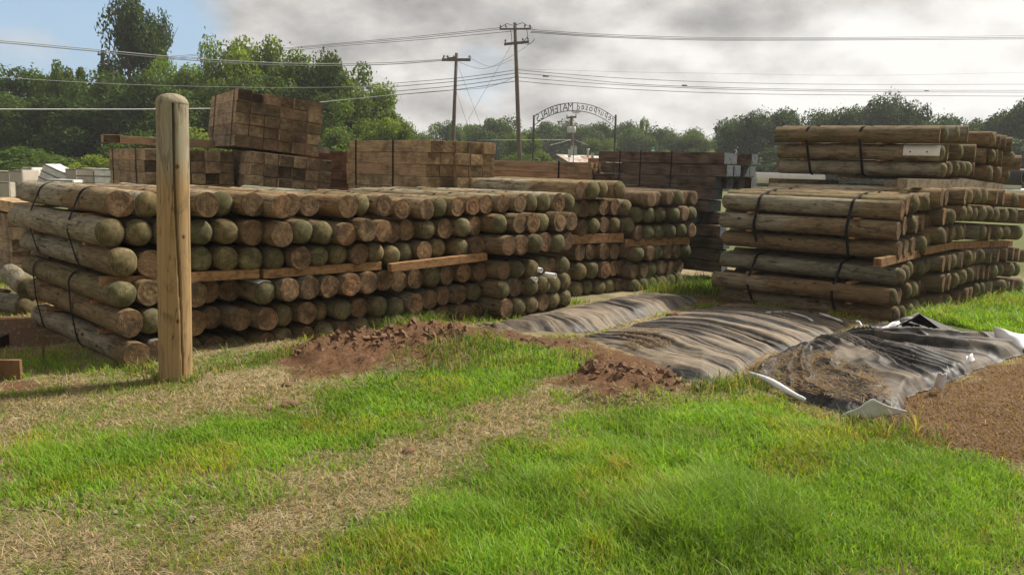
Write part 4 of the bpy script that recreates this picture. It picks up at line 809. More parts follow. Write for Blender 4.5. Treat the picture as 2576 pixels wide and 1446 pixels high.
def fold_big(X, Y):
    dx, dy = X - PF0[0], Y - PF0[1]; r = np.hypot(dx, dy); ph = np.arctan2(dy, dx) + 0.22 * (fbm(X * 1.3 + 4, Y * 1.3, 3) - 0.5); m = 0.45 + 1.0 * fbm(X * 1.1 + 3, Y * 1.1, 3)
    k = sstep(0.05, 0.8, r); r1 = ridges(ph * 1.7, r * 0.45, 3.6, 2.6); r2 = ridges(ph * 1.7 + 7, r * 0.7, 8.5, 2.2); r3 = ridges(X + 0.6 * Y + 0.3 * (fbm(X * 2, Y * 2, 2) - 0.5), Y * 0.8, 5.0, 4.0); r4 = ridges(0.5 * X - Y + 0.4 * (fbm(X * 3, Y * 3 + 4, 2) - 0.5), X, 9.0, 3.0)
    h = m * k * (0.10 * r1 + 0.045 * r2) + 0.016 * r3 * (fbm(X * 1.5, Y * 1.5 + 9, 2) > 0.45) + 0.005 * r4; return h, np.clip(-0.30 + 0.35 * r1 * m + 0.25 * r2 + 0.8 * sstep(0.5, 0.66, fbm(X * 1.6, Y * 1.6 + 5, 4)) * fbm(X * 5, Y * 5, 3), 0, 1)
shA = sheet('plastic_sheet', [(1190,818),(1330,838),(1470,838),(1560,822),(1640,795),(1720,772),(1760,755),(1730,742),(1600,740),(1480,765),(1330,795)], 'wrinkled black plastic sheet on the low ridge beside the middle stack', fold_fine)
shB = sheet('plastic_sheet', [(1462,846),(1560,880),(1660,915),(1755,975),(1850,940),(1905,905),(2010,870),(2110,835),(2160,815),(2060,788),(1840,762),(1700,785),(1600,815)], 'large wrinkled dusty black plastic sheet over the central earth mound', fold_fine)
shC = sheet('plastic_sheet', [(1890,948),(1935,905),(2010,870),(2080,842),(2200,815),(2310,795),(2420,835),(2590,850),(2590,893),(2500,915),(2390,965),(2330,985),(2285,1005),(2270,1048),(2130,1046),(2010,1008)], 'crumpled dark plastic sheet with white underside corners, in front of the right stack', fold_big)
def flap(pts, parent, name='white_corner', th=0.004):
    """pts: (px, py, height above ground) fan around the first"""
    P = [gnd(a, b, float(height(np.array([gnd(a, b)[0]]), np.array([gnd(a, b)[1]]))[0]) + hh) for a, b, hh in pts]; n = 10; mb = MB(); P = [np.array(p) for p in P]
    V = []; F = []
    A, B, C_, D_ = P
    for i in range(n + 1):
        for j in range(n + 1):
            s, t = i / n, j / n; p = (A * (1 - s) + B * s) * (1 - t) + (D_ * (1 - s) + C_ * s) * t; p = p + np.array([0, 0, 0.03 * math.sin(math.pi * s) * math.sin(math.pi * t) + 0.008 * math.sin(9 * s + 5 * t)]); V.append(p)
    F = [(i * (n + 1) + j, (i + 1) * (n + 1) + j, (i + 1) * (n + 1) + j + 1, i * (n + 1) + j + 1) for i in range(n) for j in range(n)]
    mb.add(V, F); o = mb.build(name, M_WHITE, parent, True); s = o.modifiers.new('thickness', 'SOLIDIFY'); s.thickness = th; return o
flap([(2112,1048,.05),(2196,1003,.16),(2282,1036,.07),(2180,1053,.03)], shC); flap([(2496,822,.24),(2600,848,.14),(2600,885,.05),(2506,858,.06)], shC); flap([(2360,938,.19),(2382,940,.18),(2374,982,.04),(2348,972,.05)], shC); flap([(2428,900,.12),(2446,890,.14),(2452,908,.10),(2430,916,.08)], shC)
flap([(2212,828,.05),(2262,808,.12),(2266,814,.1),(2220,832,.04)], shC)
def strip(pts, parent, w=0.016):
    P = [np.array(gnd(a, b, float(height(np.array([gnd(a, b)[0]]), np.array([gnd(a, b)[1]]))[0]) + hh)) for a, b, hh in pts]; Q = []
    for i in range(len(P) - 1): Q += [P[i] + (P[i + 1] - P[i]) * t for t in (0, .33, .66)]
    Q.append(P[-1]); mb = MB(); mb.tube(Q, [w * (0.6 + 0.5 * ((i * 7) % 3) / 2) for i in range(len(Q))], 6); mb.build('white_edge', M_WHITE, parent, True)
strip([(1927,785,.06),(1985,785,.07),(2030,798,.06),(2045,808,.04)], shB, 0.012); strip([(2062,788,.12),(2090,797,.09),(2120,809,.05)], shB, 0.013); strip([(2153,807,.09),(2164,812,.08),(2167,823,.04)], shB, 0.014)
A, B = gnd(1884, 954), gnd(2022, 1018); mb = MB(); mb.tube([A + (B - A) * t + np.array([0, 0, 0.055 + 0.012 * math.sin(5 * t)]) for t in np.linspace(0, 1, 10)], [0.022 - 0.006 * math.cos(6 * t) for t in np.linspace(0, 1, 10)], 10); mb.build('rolled_white_edge', M_WHITE, shC, True)
A_, B_, C_ = gnd(2246, 828), gnd(2315, 790, .22), gnd(2425, 838); mb = MB(); mb.add([A_, A_ + np.array([.25, .1, .08]), B_, C_, C_ + np.array([-.3, -.25, .02])], [(0, 1, 2), (1, 4, 3, 2)]); o = mb.build('standing_fold', M_TARP, shC); o.modifiers.new('thickness', 'SOLIDIFY').thickness = 0.006
# straw blown over the sheets
rg = np.random.default_rng(77); sx, sy, sz = [], [], []
for poly, n, fold in (([(1895,945),(1950,912),(2060,905),(2190,960),(2270,1020),(2200,1045),(2010,1005)], 2600, fold_big), ([(1540,850),(1650,850),(1690,880),(1590,885)], 500, fold_fine), ([(1830,775),(1960,790),(1940,800),(1840,785)], 160, fold_fine)):
    P = np.array(G(poly)); a = P.min(0) + rg.random((n * 3, 2)) * (P.max(0) - P.min(0)); a = a[polysd(a[:, 0], a[:, 1], G(poly)) + 0.35 * (fbm(a[:, 0] * 4, a[:, 1] * 4, 3) - 0.5) > 0][:n]
    sx.append(a[:, 0]); sy.append(a[:, 1]); sz.append(fold(a[:, 0], a[:, 1])[0] + 0.016)
sx, sy, sz = map(np.concatenate, (sx, sy, sz)); k = len(sx); v = rg.random(k)[:, None]
so_ = blades('loose_straw', sx, sy, 0.004 + 0.02 * rg.random(k), 0.005 + 0.003 * rg.random(k), 0.04 + 0.07 * rg.random(k), np.array([0.16, 0.10, 0.048]) * (1 - v) + np.array([0.42, 0.29, 0.15]) * v, M_GRASS, 'straw and hay blown over the plastic sheets', 'straw', 0.55)
_c = np.empty(len(so_.data.vertices) * 3); so_.data.vertices.foreach_get('co', _c); _c = _c.reshape(-1, 5, 3); _c[:, :, 2] += sz[:, None]; so_.data.vertices.foreach_set('co', _c.ravel()); so_.data.update()
# ------------------------------------------------------------------ stones, clods, weeds
M_STONE = simple('pale_stone', (0.27, 0.225, 0.16), 0.9, 0.3, 14); M_CLOD = simple('brown_clod', (0.16, 0.092, 0.053), 0.95, 0.45, 30)
def lump(name, p, r, mat, seed, label, cat, group, flat=0.6):
    bm = bmesh.new(); bmesh.ops.create_icosphere(bm, subdivisions=3, radius=1.0); rs = np.random.default_rng(seed); o3 = rs.random(3) * 50
    for v in bm.verts:
        c = v.co; k = 1 + 0.7 * (float(fbm(np.array([c.x * 1.3 + c.z + o3[0]]), np.array([c.y * 1.3 - c.z * .7 + o3[1]]), 3)[0]) - 0.5); v.co = Vector((c.x * k, c.y * k * 0.8, c.z * k * flat))
    me = bpy.data.meshes.new(name); bm.to_mesh(me); bm.free(); me.materials.append(mat); o = link(bpy.data.objects.new(name, me)); g = gnd(*p); z = float(height(np.array([g[0]]), np.array([g[1]]))[0])
    o.location = (g[0], g[1], z + r * flat * 0.35); o.scale = (r, r, r); o.rotation_euler = (0, 0, rs.random() * 6); tag(o, label, cat, group); return o
for i, (p, r, lab) in enumerate((((483, 1309), .026, 'largest pale stone on the dry bare patch at lower left'), ((345, 1327), .018, 'pale stone left of the largest one on the bare patch'), ((503, 1282), .015, 'small tan stone just above the largest stone on bare patch'), ((292, 1290), .02, 'flat grey stone at upper left of the bare patch'), ((380, 1358), .012, 'tiny pale stone below the others on the bare patch'))): lump('stone', p, r, M_STONE, i, lab, 'stone', 'stones on the dry bare patch')
for i, (p, r, lab) in enumerate((((728, 1020), .06, 'grey brown clod in the grass below the clod mound'), ((672, 1028), .04, 'dark clod left of the grey one in the grass'), ((1030, 1132), .05, 'brown clod on the dry track'), ((722, 968), .045, 'dark clod lying left of the earth mound'), ((1700, 800), .10, 'brown clod lump on the far end of the plastic ridge'), ((1800, 770), .07, 'dark clod in front of the grass between the stacks'))): lump('earth_clod', p, r, M_CLOD, 40 + i, lab, 'clod', 'loose clods of earth', 0.5)
rs = np.random.default_rng(5)
for k, (p, R, nm) in enumerate((((910, 880), .55, 'left'), ((1130, 865), .55, 'middle'), ((1580, 950), .5, 'right'))):
    mb = MB()
    for i in range(320):
        g = gnd(*p) + np.array([rs.normal() * R, rs.normal() * R * 0.35, 0]); z = float(height(np.array([g[0]]), np.array([g[1]]))[0])
        if polysd(np.array([g[0]]), np.array([g[1]]), DIRT[0 if k < 2 else 1])[0] < -0.05: continue
        r = 0.006 + 0.034 * rs.random() ** 3.0; ax = [unit(rs.normal(size=3)) for _ in range(2)]; a0 = ax[0]; a1 = unit(np.cross(a0, ax[1])); a2 = np.cross(a0, a1); mb.box((g[0], g[1], z + r * 0.25), (r, r * 0.7, r * 0.5), (a0, a1, a2), 0, 0.7)
    o = mb.build('earth_crumbs', M_CLOD); tag(o, f'broken earth crumbs strewn over the {nm} part of the dug clay', 'earth', None, 'stuff')
def weed(p, n, hgt, col, lab, seed):
    rs = np.random.default_rng(seed); g = gnd(*p); V = []; F = []; C = []
    for i in range(n):
        az = rs.random() * 6.28; h = hgt * (0.5 + 0.6 * rs.random()); L = h * (0.25 + 0.8 * rs.random()); b = len(V); w = 0.004
        for t in np.linspace(0, 1, 6):
            c = g + np.array([math.cos(az) * L * t * t, math.sin(az) * L * t * t, h * (1.5 * t - 0.55 * t * t * t)]); q = np.array([-math.sin(az), math.cos(az), 0]) * w * (1 - 0.8 * t); V += [c - q, c + q]
        F += [(b + 2 * k, b + 2 * k + 1, b + 2 * k + 3, b + 2 * k + 2) for k in range(5)]; v = 0.8 + 0.4 * rs.random(); C += [np.array(col) * v] * 12
    o = link(bpy.data.objects.new('weed', npmesh('weed', np.array(V), [np.array(F)], M_GRASS, np.array(C)))); tag(o, lab, 'weed', 'single weeds')
weed((2303, 1115), 14, 0.24, (0.45, 0.38, 0.10), 'yellow grassy weed standing on the brown hay at right', 1); weed((2368, 985), 8, 0.1, (0.45, 0.38, 0.12), 'yellow sprig below the white plastic corner at right', 2); weed((2240, 1050), 9, 0.14, (0.42, 0.36, 0.12), 'pale sprig beside the white front corner of the crumpled sheet', 3)
weed((110, 905), 5, 0.42, (0.14, 0.11, 0.06), 'thin dry stalks growing in front of the left stack', 4); weed((1100, 840), 14, 0.16, (0.40, 0.33, 0.14), 'dry sprig at the foot of the left stack beside the clay', 6); weed((1535, 905), 10, 0.12, (0.5, 0.42, 0.2), 'bleached sprig at the edge of the large plastic sheet', 7)
# ------------------------------------------------------------------ trees
M_LEAF = m_leaf('tree_leaf', 1.0); M_BARK = simple('tree_bark', (0.10, 0.075, 0.055), 0.95, 0.4, 6)
def crown_mesh(kind, seed):
    rs = np.random.default_rng(seed); L = []
    if kind == 'broad':
        for i in range(60):
            t = rs.random(); z = 0.10 + 0.80 * t; w = 0.46 * (1 - max(0, (z - 0.5) / 0.55) ** 2.2) ** 0.5 if z > 0.5 else 0.40 + 0.06 * rs.random(); a = rs.random() * 6.28; q = w * rs.random() ** 0.45 * 0.88
            L.append((q * math.cos(a), q * math.sin(a), z, 0.10 + 0.07 * rs.random()))
    elif kind == 'cedar':
        for i in range(54):
            t = rs.random(); z = 0.06 + 0.90 * t; w = 0.48 * (1 - 0.8 * t ** 2) ** 0.6 * (0.82 + 0.18 * math.sin(t * 11)); a = rs.random() * 6.28; q = w * rs.random() ** 0.5
            L.append((q * math.cos(a), q * math.sin(a), z, 0.085 + 0.06 * rs.random()))
    elif kind == 'open':
        for i in range(20):
            a = rs.random() * 6.28; q = 0.42 * rs.random() ** 0.6; z = 0.50 + 0.42 * rs.random() - 0.25 * q; L.append((q * math.cos(a), q * math.sin(a), z, 0.07 + 0.06 * rs.random()))
    elif kind == 'shrub':
        for i in range(26):
            a = rs.random() * 6.28; q = 0.42 * rs.random() ** 0.5; z = 0.12 + 0.62 * rs.random() * (1.15 - q * 1.5); L.append((q * math.cos(a), q * math.sin(a), z, 0.13 + 0.08 * rs.random()))
    per = {'broad': 330, 'cedar': 240, 'open': 230, 'shrub': 260}[kind]; sz = {'broad': 0.0175, 'cedar': 0.017, 'open': 0.022, 'shrub': 0.025}[kind]
    V = []; C = []
    for (x, y, z, r) in L:
        n = int(per * (0.7 + 0.6 * rs.random())); d = rs.normal(size=(n, 3)); d /= np.linalg.norm(d, axis=1)[:, None]; rr = r * (0.35 + 0.75 * rs.random(n) ** 0.5) * (1 + 0.16 * rs.normal(size=n) * (rs.random(n) < 0.3))
        p = np.array([x, y, z]) + d * rr[:, None] * np.array([1, 1, 0.85]); p[:, 2] = np.maximum(p[:, 2], 0.01)
        nn = d * 0.8 + rs.normal(size=(n, 3)) * 0.7 + np.array([0, 0, 0.4]); nn /= np.linalg.norm(nn, axis=1)[:, None]
        t = np.cross(nn, rs.normal(size=(n, 3))); t /= np.linalg.norm(t, axis=1)[:, None]; b = np.cross(nn, t); s = sz * (0.6 + 0.8 * rs.random(n))[:, None]
        Q = np.stack([p - t * s, p - b * s * 0.55 + nn * s * 0.2, p + t * s, p + b * s * 0.55 + nn * s * 0.15], 1); V.append(Q.reshape(-1, 3))
        g = (0.75 + 0.5 * rs.random()) * (0.75 + 0.5 * rs.random(n)); yel = rs.random(n) < 0.1
        c = np.stack([0.074 * g + 0.06 * yel, 0.112 * g + 0.045 * yel, 0.024 * g], 1); C.append(np.repeat(c, 4, 0))
    V = np.concatenate(V); C = np.concatenate(C); F = np.arange(len(V)).reshape(-1, 4); return npmesh('foliage_' + kind, V, [F], M_LEAF, C, False)
def trunk_mesh(kind, seed):
    rs = np.random.default_rng(seed); mb = MB(); top = {'broad': 0.75, 'cedar': 0.92, 'open': 0.80, 'shrub': 0.45}[kind]; r = {'broad': 0.026, 'cedar': 0.022, 'open': 0.018, 'shrub': 0.012}[kind]
    pts = [(0.02 * rs.normal() * t, 0.02 * rs.normal() * t, top * t) for t in np.linspace(0, 1, 7)]; mb.tube(pts, [r * (1 - 0.8 * t) for t in np.linspace(0, 1, 7)], 7)
    for i in range(9):
        t = 0.3 + 0.6 * rs.random(); p = np.array(pts[int(t * 6)]); a = rs.random() * 6.28; q = 0.2 + 0.2 * rs.random(); e = p + np.array([q * math.cos(a), q * math.sin(a), 0.10 + 0.12 * rs.random()])
        mb.tube([p, (p + e) / 2 + np.array([0, 0, -0.02]), e], [r * 0.45, r * 0.3, r * 0.1], 5)
    return mb.mesh('trunk_' + kind, M_BARK, True)
CR = {k: [(crown_mesh(k, 50 + i + 10 * j), trunk_mesh(k, 80 + i)) for i in range(n)] for j, (k, n) in enumerate((('broad', 5), ('cedar', 1), ('open', 2), ('shrub', 3)))}
TCOUNT = [0]
def tree(px, wpx, top, Yd, kind, tint, label, group, bottom=0.0):
    TCOUNT[0] += 1; i = TCOUNT[0]; b = at(px, top, Yd); w = wpx * Yd / PF * 1.34; h = b[2] * 1.03 - bottom; cm, tm = CR[kind][i % len(CR[kind])]
    e = empty('shrub' if kind == 'shrub' else 'cedar_tree' if kind == 'cedar' else 'broadleaf_tree', (b[0], b[1], bottom), (i * 2.399) % 6.28); e.scale = (w, w, h)
    f = link(bpy.data.objects.new('crown', cm), e); t = link(bpy.data.objects.new('trunk', tm), e); f.color = (*tint, 1); t.color = (1, 1, 1, 1); tag(e, label, 'shrub' if kind == 'shrub' else 'tree', group); return e
LT_, DK, YL, MD = (1.95, 1.95, 1.0), (1.1, 1.3, 1.05), (2.4, 2.15, 0.95), (1.75, 1.85, 1.1)
GL, GC, GRr = 'trees of the left hedgerow', 'trees beyond the road', 'dark trees on the right'
for a in (
 (10, 210, 176, 60, 'broad', DK, 'dark green tree cut by the left edge of the photo'), (105, 150, 192, 61, 'broad', MD, 'low dark tree between the left edge tree and the thin tree'),
 (174, 92, 150, 60, 'open', (1.2, 1.25, 0.95), 'thin open-crowned tree standing above the hedgerow at far left'), (232, 120, 198, 59, 'broad', DK, 'rounded dark tree just left of the tall cedar'),
 (318, 165, 12, 64, 'cedar', (0.55, 0.68, 0.72), 'tallest dark narrow tree rising above the left hedgerow'), (398, 105, 66, 65, 'cedar', (0.58, 0.7, 0.7), 'shorter dark companion right of the tallest tree'),
 (455, 160, 165, 60, 'broad', MD, 'mid green tree between the tallest tree and the pale tree'), (575, 120, 112, 60, 'broad', LT_, 'pale green tree top left of the highest broadleaf'), (655, 170, 97, 59, 'broad', LT_, 'highest pale broadleaf tree of the left hedgerow'),
 (770, 190, 140, 58, 'broad', (1.1, 1.2, 0.85), 'broad green tree behind the high timber stack'), (860, 150, 146, 57, 'broad', (1.05, 1.15, 0.85), 'full green tree right of the high timber stack'), (925, 120, 215, 56, 'broad', LT_, 'bright green tree on the falling end of the hedgerow'),
 (975, 120, 278, 55, 'broad', (1.15, 1.25, 0.85), 'lower tree near the right end of the hedgerow'), (1022, 80, 322, 54, 'shrub', LT_, 'small last tree at the right end of the hedgerow'),
 (60, 180, 240, 55, 'broad', (0.8, 0.92, 0.8), 'second-row dark bushy tree at the left edge'), (190, 190, 250, 55, 'broad', (0.75, 0.9, 0.75), 'second-row bushy tree under the thin open tree'), (330, 190, 190, 56, 'broad', (0.72, 0.85, 0.75), 'dark bushy tree in front of the tallest tree'),
 (470, 180, 230, 55, 'broad', (1.0, 1.1, 0.85), 'second-row tree right behind the standing post'), (560, 180, 205, 56, 'broad', MD, 'second-row tree left of the high timber stack'), (700, 200, 190, 56, 'broad', (1.05, 1.15, 0.85), 'second-row tree directly above the high timber stack'),
 (880, 170, 240, 54, 'broad', (1.15, 1.25, 0.8), 'second-row bright tree right of the high timber stack'), (965, 140, 305, 53, 'broad', LT_, 'second-row tree above the middle timber stack')): tree(*a, GL)
for a in (
 (30, 230, 352, 47, 'shrub', (0.95, 1.1, 0.8), 'rounded shrub behind the wrapped crates at the left edge'), (130, 190, 372, 46, 'shrub', (1.15, 1.25, 0.8), 'smooth bright shrub behind the tilted wrapped crate'), (240, 110, 378, 45, 'shrub', YL, 'yellow green shrub beside the low timber stack'),
 (330, 180, 300, 50, 'shrub', (0.8, 0.95, 0.75), 'dark shrub behind the left end of the low timber stack'), (490, 150, 290, 49, 'shrub', YL, 'sunlit yellowish shrub just right of the standing post'), (850, 130, 300, 49, 'shrub', (1.3, 1.35, 0.8), 'sunlit shrub just right of the high timber stack'), (930, 120, 335, 48, 'shrub', (1.25, 1.3, 0.8), 'sunlit shrub above the left end of middle timber stack')): tree(*a, 'shrubs along the left hedgerow')
for a in (
 (1075, 60, 332, 118, 'broad', DK, 'small far tree left of the shorter utility pole'), (1122, 80, 308, 108, 'broad', DK, 'dark far tree behind the shorter utility pole'), (1178, 70, 318, 112, 'broad', DK, 'dark far tree right of the shorter utility pole'),
 (1250, 130, 298, 100, 'broad', (0.75, 0.9, 0.8), 'tall rounded far tree left of the taller utility pole'), (1165, 60, 352, 72, 'shrub', YL, 'bright yellow green bush above the middle timber stack'), (1322, 95, 330, 80, 'broad', (1.0, 1.1, 0.8), 'mid green tree right behind the taller utility pole'),
 (1300, 100, 365, 66, 'shrub', (1.05, 1.15, 0.8), 'bush at the foot of the taller utility pole'), (1360, 90, 372, 64, 'shrub', (1.05, 1.1, 0.8), 'bush at the foot of the left arch post'), (1385, 120, 306, 118, 'broad', (0.7, 0.88, 0.8), 'far tree seen through the left of the arch'),
 (1455, 130, 316, 122, 'broad', (0.65, 0.82, 0.78), 'far dark tree behind the sign boards under the arch'), (1500, 110, 308, 120, 'broad', (0.68, 0.85, 0.78), 'far tree in the middle of the arch'), (1555, 110, 310, 118, 'broad', (0.7, 0.88, 0.78), 'far tree behind the right arch post'),
 (1510, 80, 352, 95, 'broad', (1.1, 1.2, 0.8), 'lighter nearer tree seen through the right of the arch'), (1600, 110, 322, 110, 'broad', (0.8, 0.95, 0.8), 'far tree below the pale thin tree'), (1612, 42, 286, 112, 'open', (1.9, 1.8, 1.4), 'pale sparse tree sticking out of the far tree line'),
 (1655, 110, 322, 108, 'broad', (0.85, 1.0, 0.8), 'far tree right of the pale sparse tree'), (1715, 120, 328, 104, 'broad', (0.9, 1.02, 0.8), 'far tree above the tarred timber stack'), (1780, 110, 338, 98, 'broad', (1.05, 1.15, 0.8), 'far tree in the dip left of the dark right trees'), (1680, 90, 360, 90, 'shrub', (1.3, 1.35, 0.8), 'light bush above the tarred timber stack'), (1795, 80, 366, 88, 'shrub', YL, 'yellow green bush left of the dark right trees')): tree(*a, GC)
for a in (
 (1880, 125, 280, 84, 'broad', (0.5, 0.65, 0.66), 'leftmost dark tree of the right tree line'), (1945, 120, 282, 85, 'broad', (0.48, 0.62, 0.62), 'second dark tree of the right tree line'), (2015, 130, 283, 85, 'broad', (0.5, 0.63, 0.62), 'dark tree behind the left end of the raised bundle'),
 (2085, 130, 286, 86, 'broad', (0.52, 0.66, 0.64), 'dark tree above the first strap of the raised bundle'), (2150, 110, 280, 85, 'broad', (0.5, 0.64, 0.62), 'dark tree left of the tallest tree in the right line'), (2205, 130, 240, 83, 'broad', (0.5, 0.63, 0.63), 'tallest tree of the right tree line'),
 (2280, 110, 266, 83, 'broad', (0.5, 0.64, 0.64), 'airy dark tree right of the tallest one in right line'), (2345, 110, 296, 84, 'broad', (0.52, 0.66, 0.64), 'lower dark tree above the flat sawn ends of raised bundle'), (2420, 70, 280, 86, 'open', (0.7, 0.7, 0.62), 'thin half-bare tree in the right tree line'),
 (2440, 120, 300, 84, 'broad', (0.5, 0.64, 0.62), 'dark tree in front of the half-bare tree'), (2510, 120, 288, 80, 'broad', (0.5, 0.65, 0.64), 'dark tree near the right edge'), (2580, 130, 262, 78, 'broad', (0.5, 0.64, 0.66), 'dark tree cut by the right edge'),
 (1950, 190, 345, 76, 'shrub', (0.45, 0.58, 0.55), 'dark bush below the left of the right tree line'), (2150, 200, 345, 76, 'broad', (0.45, 0.58, 0.56), 'dark bush hidden behind the raised bundle'), (2330, 200, 350, 76, 'broad', (0.45, 0.58, 0.56), 'dark bush right behind the raised bundle ends'), (2500, 200, 350, 74, 'broad', (0.45, 0.58, 0.58), 'dark bush at the right edge above the white pipes')): tree(*a, GRr)
# ------------------------------------------------------------------ utility poles, wires, arch sign, house, crates
M_POLE = simple('utility_pole_wood', (0.12, 0.092, 0.075), 0.9, 0.3, 3); M_INS = simple('insulator', (0.20, 0.19, 0.18), 0.4, 0.2, 9); M_WIRE = simple('wire_metal', (0.10, 0.10, 0.11), 0.5, 0.1, 1); M_WIREL = simple('wire_aluminium', (0.42, 0.42, 0.42), 0.4, 0.1, 1, 0.5)
M_IRON = simple('black_iron', (0.06, 0.058, 0.06), 0.6, 0.3, 5); M_GALV = simple('galvanised_metal', (0.45, 0.46, 0.46), 0.45, 0.12, 5, 0.5)
def upole(foot, top, Yd, r, label, arms, extra=None):
    T = at(*top, Yd); B0 = at(*foot, Yd); d = (T - B0) / (T[2] - B0[2]); B = T - d * (T[2] + 0.3)
    e = empty('utility_pole', (B[0], B[1], 0)); mb = MB(); mb.tube([(0, 0, -0.3)] + [tuple((T - B - d * 0) * t + np.array([0, 0, -0.3])) for t in (0.33, 0.66, 1)], [r * 1.15, r * 1.05, r * 0.95, r * 0.8], 12); mb.build('shaft', M_POLE, e, True)
    o3 = np.array([B[0], B[1], 0])
    for (pa, pb, th, ins) in arms:
        A, C = at(*pa, Yd - 0.25) - o3, at(*pb, Yd - 0.25) - o3; mb = MB(); ax = unit(C - A); sd_ = unit(np.cross(ax, [0, 0, 1])); mb.box((A + C) / 2, (np.linalg.norm(C - A) / 2, th, th), (ax, sd_, np.cross(sd_, ax))); mb.build('crossarm', M_POLE, e)
        for t in ins:
            p = A + (C - A) * t; mb = MB(); mb.tube([p + np.array([0, 0, th]), p + np.array([0, 0, th + .08]), p + np.array([0, 0, th + .10]), p + np.array([0, 0, th + .2])], [0.03, 0.03, 0.075, 0.05], 8); mb.build('insulator', M_INS, e, True)
    if extra: extra(e, o3, Yd)
    tag(e, label, 'utility pole', 'utility poles'); return e
def ex1(e, o3, Yd):
    for i, (a, b, c) in enumerate((((1256, 72), (1275, 60), (1296, 66)), ((1296, 64), (1315, 58), (1340, 72)), ((1283, 70), (1287, 90), (1288, 112)), ((1325, 74), (1328, 92), (1312, 112)), ((1345, 98), (1338, 108), (1325, 114)))):
        mb = MB(); mb.tube([at(*p, Yd - 0.3) - o3 for p in (a, b, c)], 0.022, 5); mb.build('jumper_wire', M_WIRE, e, True)
upole((1306, 372), (1295.5, 58), 53, 0.135, 'taller dark utility pole with two crossarms in the middle', (((1257, 74), (1336, 73), 0.05, (0.03, 0.2, 0.8, 0.97)), ((1268, 112), (1331, 106), 0.075, (0.05, 0.75, 0.95))), ex1)
def ex2(e, o3, Yd):
    for (a, b, c) in (((1112, 150), (1118, 139), (1126, 146)), ((1176, 150), (1180, 140), (1187, 147))):
        mb = MB(); mb.tube([at(*p, Yd - 0.3) - o3 for p in (a, b, c)], 0.022, 5); mb.build('jumper_wire', M_WIREL, e, True)
upole((1140, 352), (1148.5, 134), 55, 0.125, 'shorter utility pole with one pale crossarm left of the taller one', (((1112, 151), (1184, 151), 0.085, (0.06, 0.2, 0.42, 0.97)), ((1125, 147), (1144, 145), 0.04, ())), ex2)
def ex3(e, o3, Yd):
    for px in (1433, 1442):
        mb = MB(); c0, c1 = at(px, 334, Yd - .4) - o3, at(px, 319, Yd - .4) - o3; mb.tube([c0, c0 + (c1 - c0) * .05, c0 + (c1 - c0) * .95, c1], [.2, .25, .25, .18], 12); mb.build('transformer', M_GALV, e, True)
upole((1439, 412), (1438, 292), 78, 0.17, 'distant utility pole with two white transformers seen under the arch', (((1425, 297), (1450, 294.5), 0.09, (0.05, 0.95)), ((1424, 309), (1440, 307), 0.05, ())), ex3)
upole((257, 230), (258, 128), 62.5, 0.16, 'dark utility pole standing in front of the tallest tree at left', (((246, 138), (268, 137), 0.06, (0.1, 0.9)),))
def wire(pts, label, r=0.014, mat=None, group='overhead wires', n=40):
    """pts: (px, py, Y) joined by a smooth curve"""
    P = [at(*p) for p in pts]; m = len(P); out = []
    if m == 2: out = [P[0] + (P[1] - P[0]) * t for t in np.linspace(0, 1, 8)]
    else:
        for i in range(m - 1):
            p0, p1, p2, p3 = P[max(i - 1, 0)], P[i], P[i + 1], P[min(i + 2, m - 1)]
            for t in np.linspace(0, 1, n // m + 2)[:-1]: out.append(0.5 * (2 * p1 + (p2 - p0) * t + (2 * p0 - 5 * p1 + 4 * p2 - p3) * t * t + (3 * p1 - p0 - 3 * p2 + p3) * t ** 3))
        out.append(P[-1])
    mb = MB(); mb.tube(out, r, 5); o = mb.build('wire', mat or M_WIRE, None, True); tag(o, label, 'wire', group)
for i, (dy, nm) in enumerate(((0, 'upper'), (5, 'lower'))): wire([(-60, 97 + dy, 44), (200, 121 + dy, 47), (480, 147 + dy, 50), (740, 160 + dy, 52), (960, 158.5 + dy * .9, 54), (1113, 150 + dy * .6, 54.8)], f'{nm} bright wire from the left edge to the shorter pole', 0.026, M_WIREL)
wire([(-60, 191, 43), (200, 207, 46), (420, 216, 48), (700, 221, 50), (880, 219, 51), (1010, 214, 52)], 'thin pale wire in front of the left trees, ending near the shorter pole', 0.013, M_WIREL)
wire([(-60, 275, 30), (200, 275, 34), (400, 274.5, 38), (650, 270, 44), (820, 256, 49), (1000, 238, 52), (1140, 226, 54.8)], 'lowest left wire passing behind the top of the standing post', 0.017, M_WIREL)
for i, (y0, nm) in enumerate(((70, 'highest'), (74, 'middle'), (79, 'lowest'))): wire([(1260 + (i == 2) * 30, y0, 53), (1050, y0 + 22, 60), (870, y0 + 38 - i, 67), (720, y0 + 51 - i, 74), (560, y0 + 60, 80), (430, y0 + 72, 84), (262, y0 + 75 + i * 8, 90)], f'{nm} of the three dark wires from the taller pole top leftwards', 0.018)
for i, (y1, y2, y3, nm) in enumerate(((176, 198, 208, 'top'), (184, 206, 217, 'second'), (194, 217, 229, 'third'), (204, 227, 238, 'lowest'))): wire([(1300, y1, 53), (1220, (y1 + y2) / 2 + 1, 54), (1138, y2, 55), (1040, (y2 + y3) / 2 + 3, 57), (940, y3 + 6, 60), (860, y3 + 12, 63)], f'{nm} of the four lines crossing the shorter pole below its crossarm', 0.021 if i else 0.018)
wire([(1300, 190, 53), (1265, 208, 53.6), (1215, 222, 54.2), (1140, 227, 55)], 'sagging line between the two poles under the four lines', 0.012)
for i, (a, b, c, nm) in enumerate(((75, 95.5, 89, 'top'), (79, 99, 94, 'middle'), (82, 102, 98, 'lowest'))): wire([(1338 - 2 * i, a, 53), (1500, a + 11, 56), (1690, a + 18, 60), (1864, b, 64), (2200, b - 1, 72), (2640, c, 84)], f'{nm} of the three high wires running right from the taller pole', 0.021)
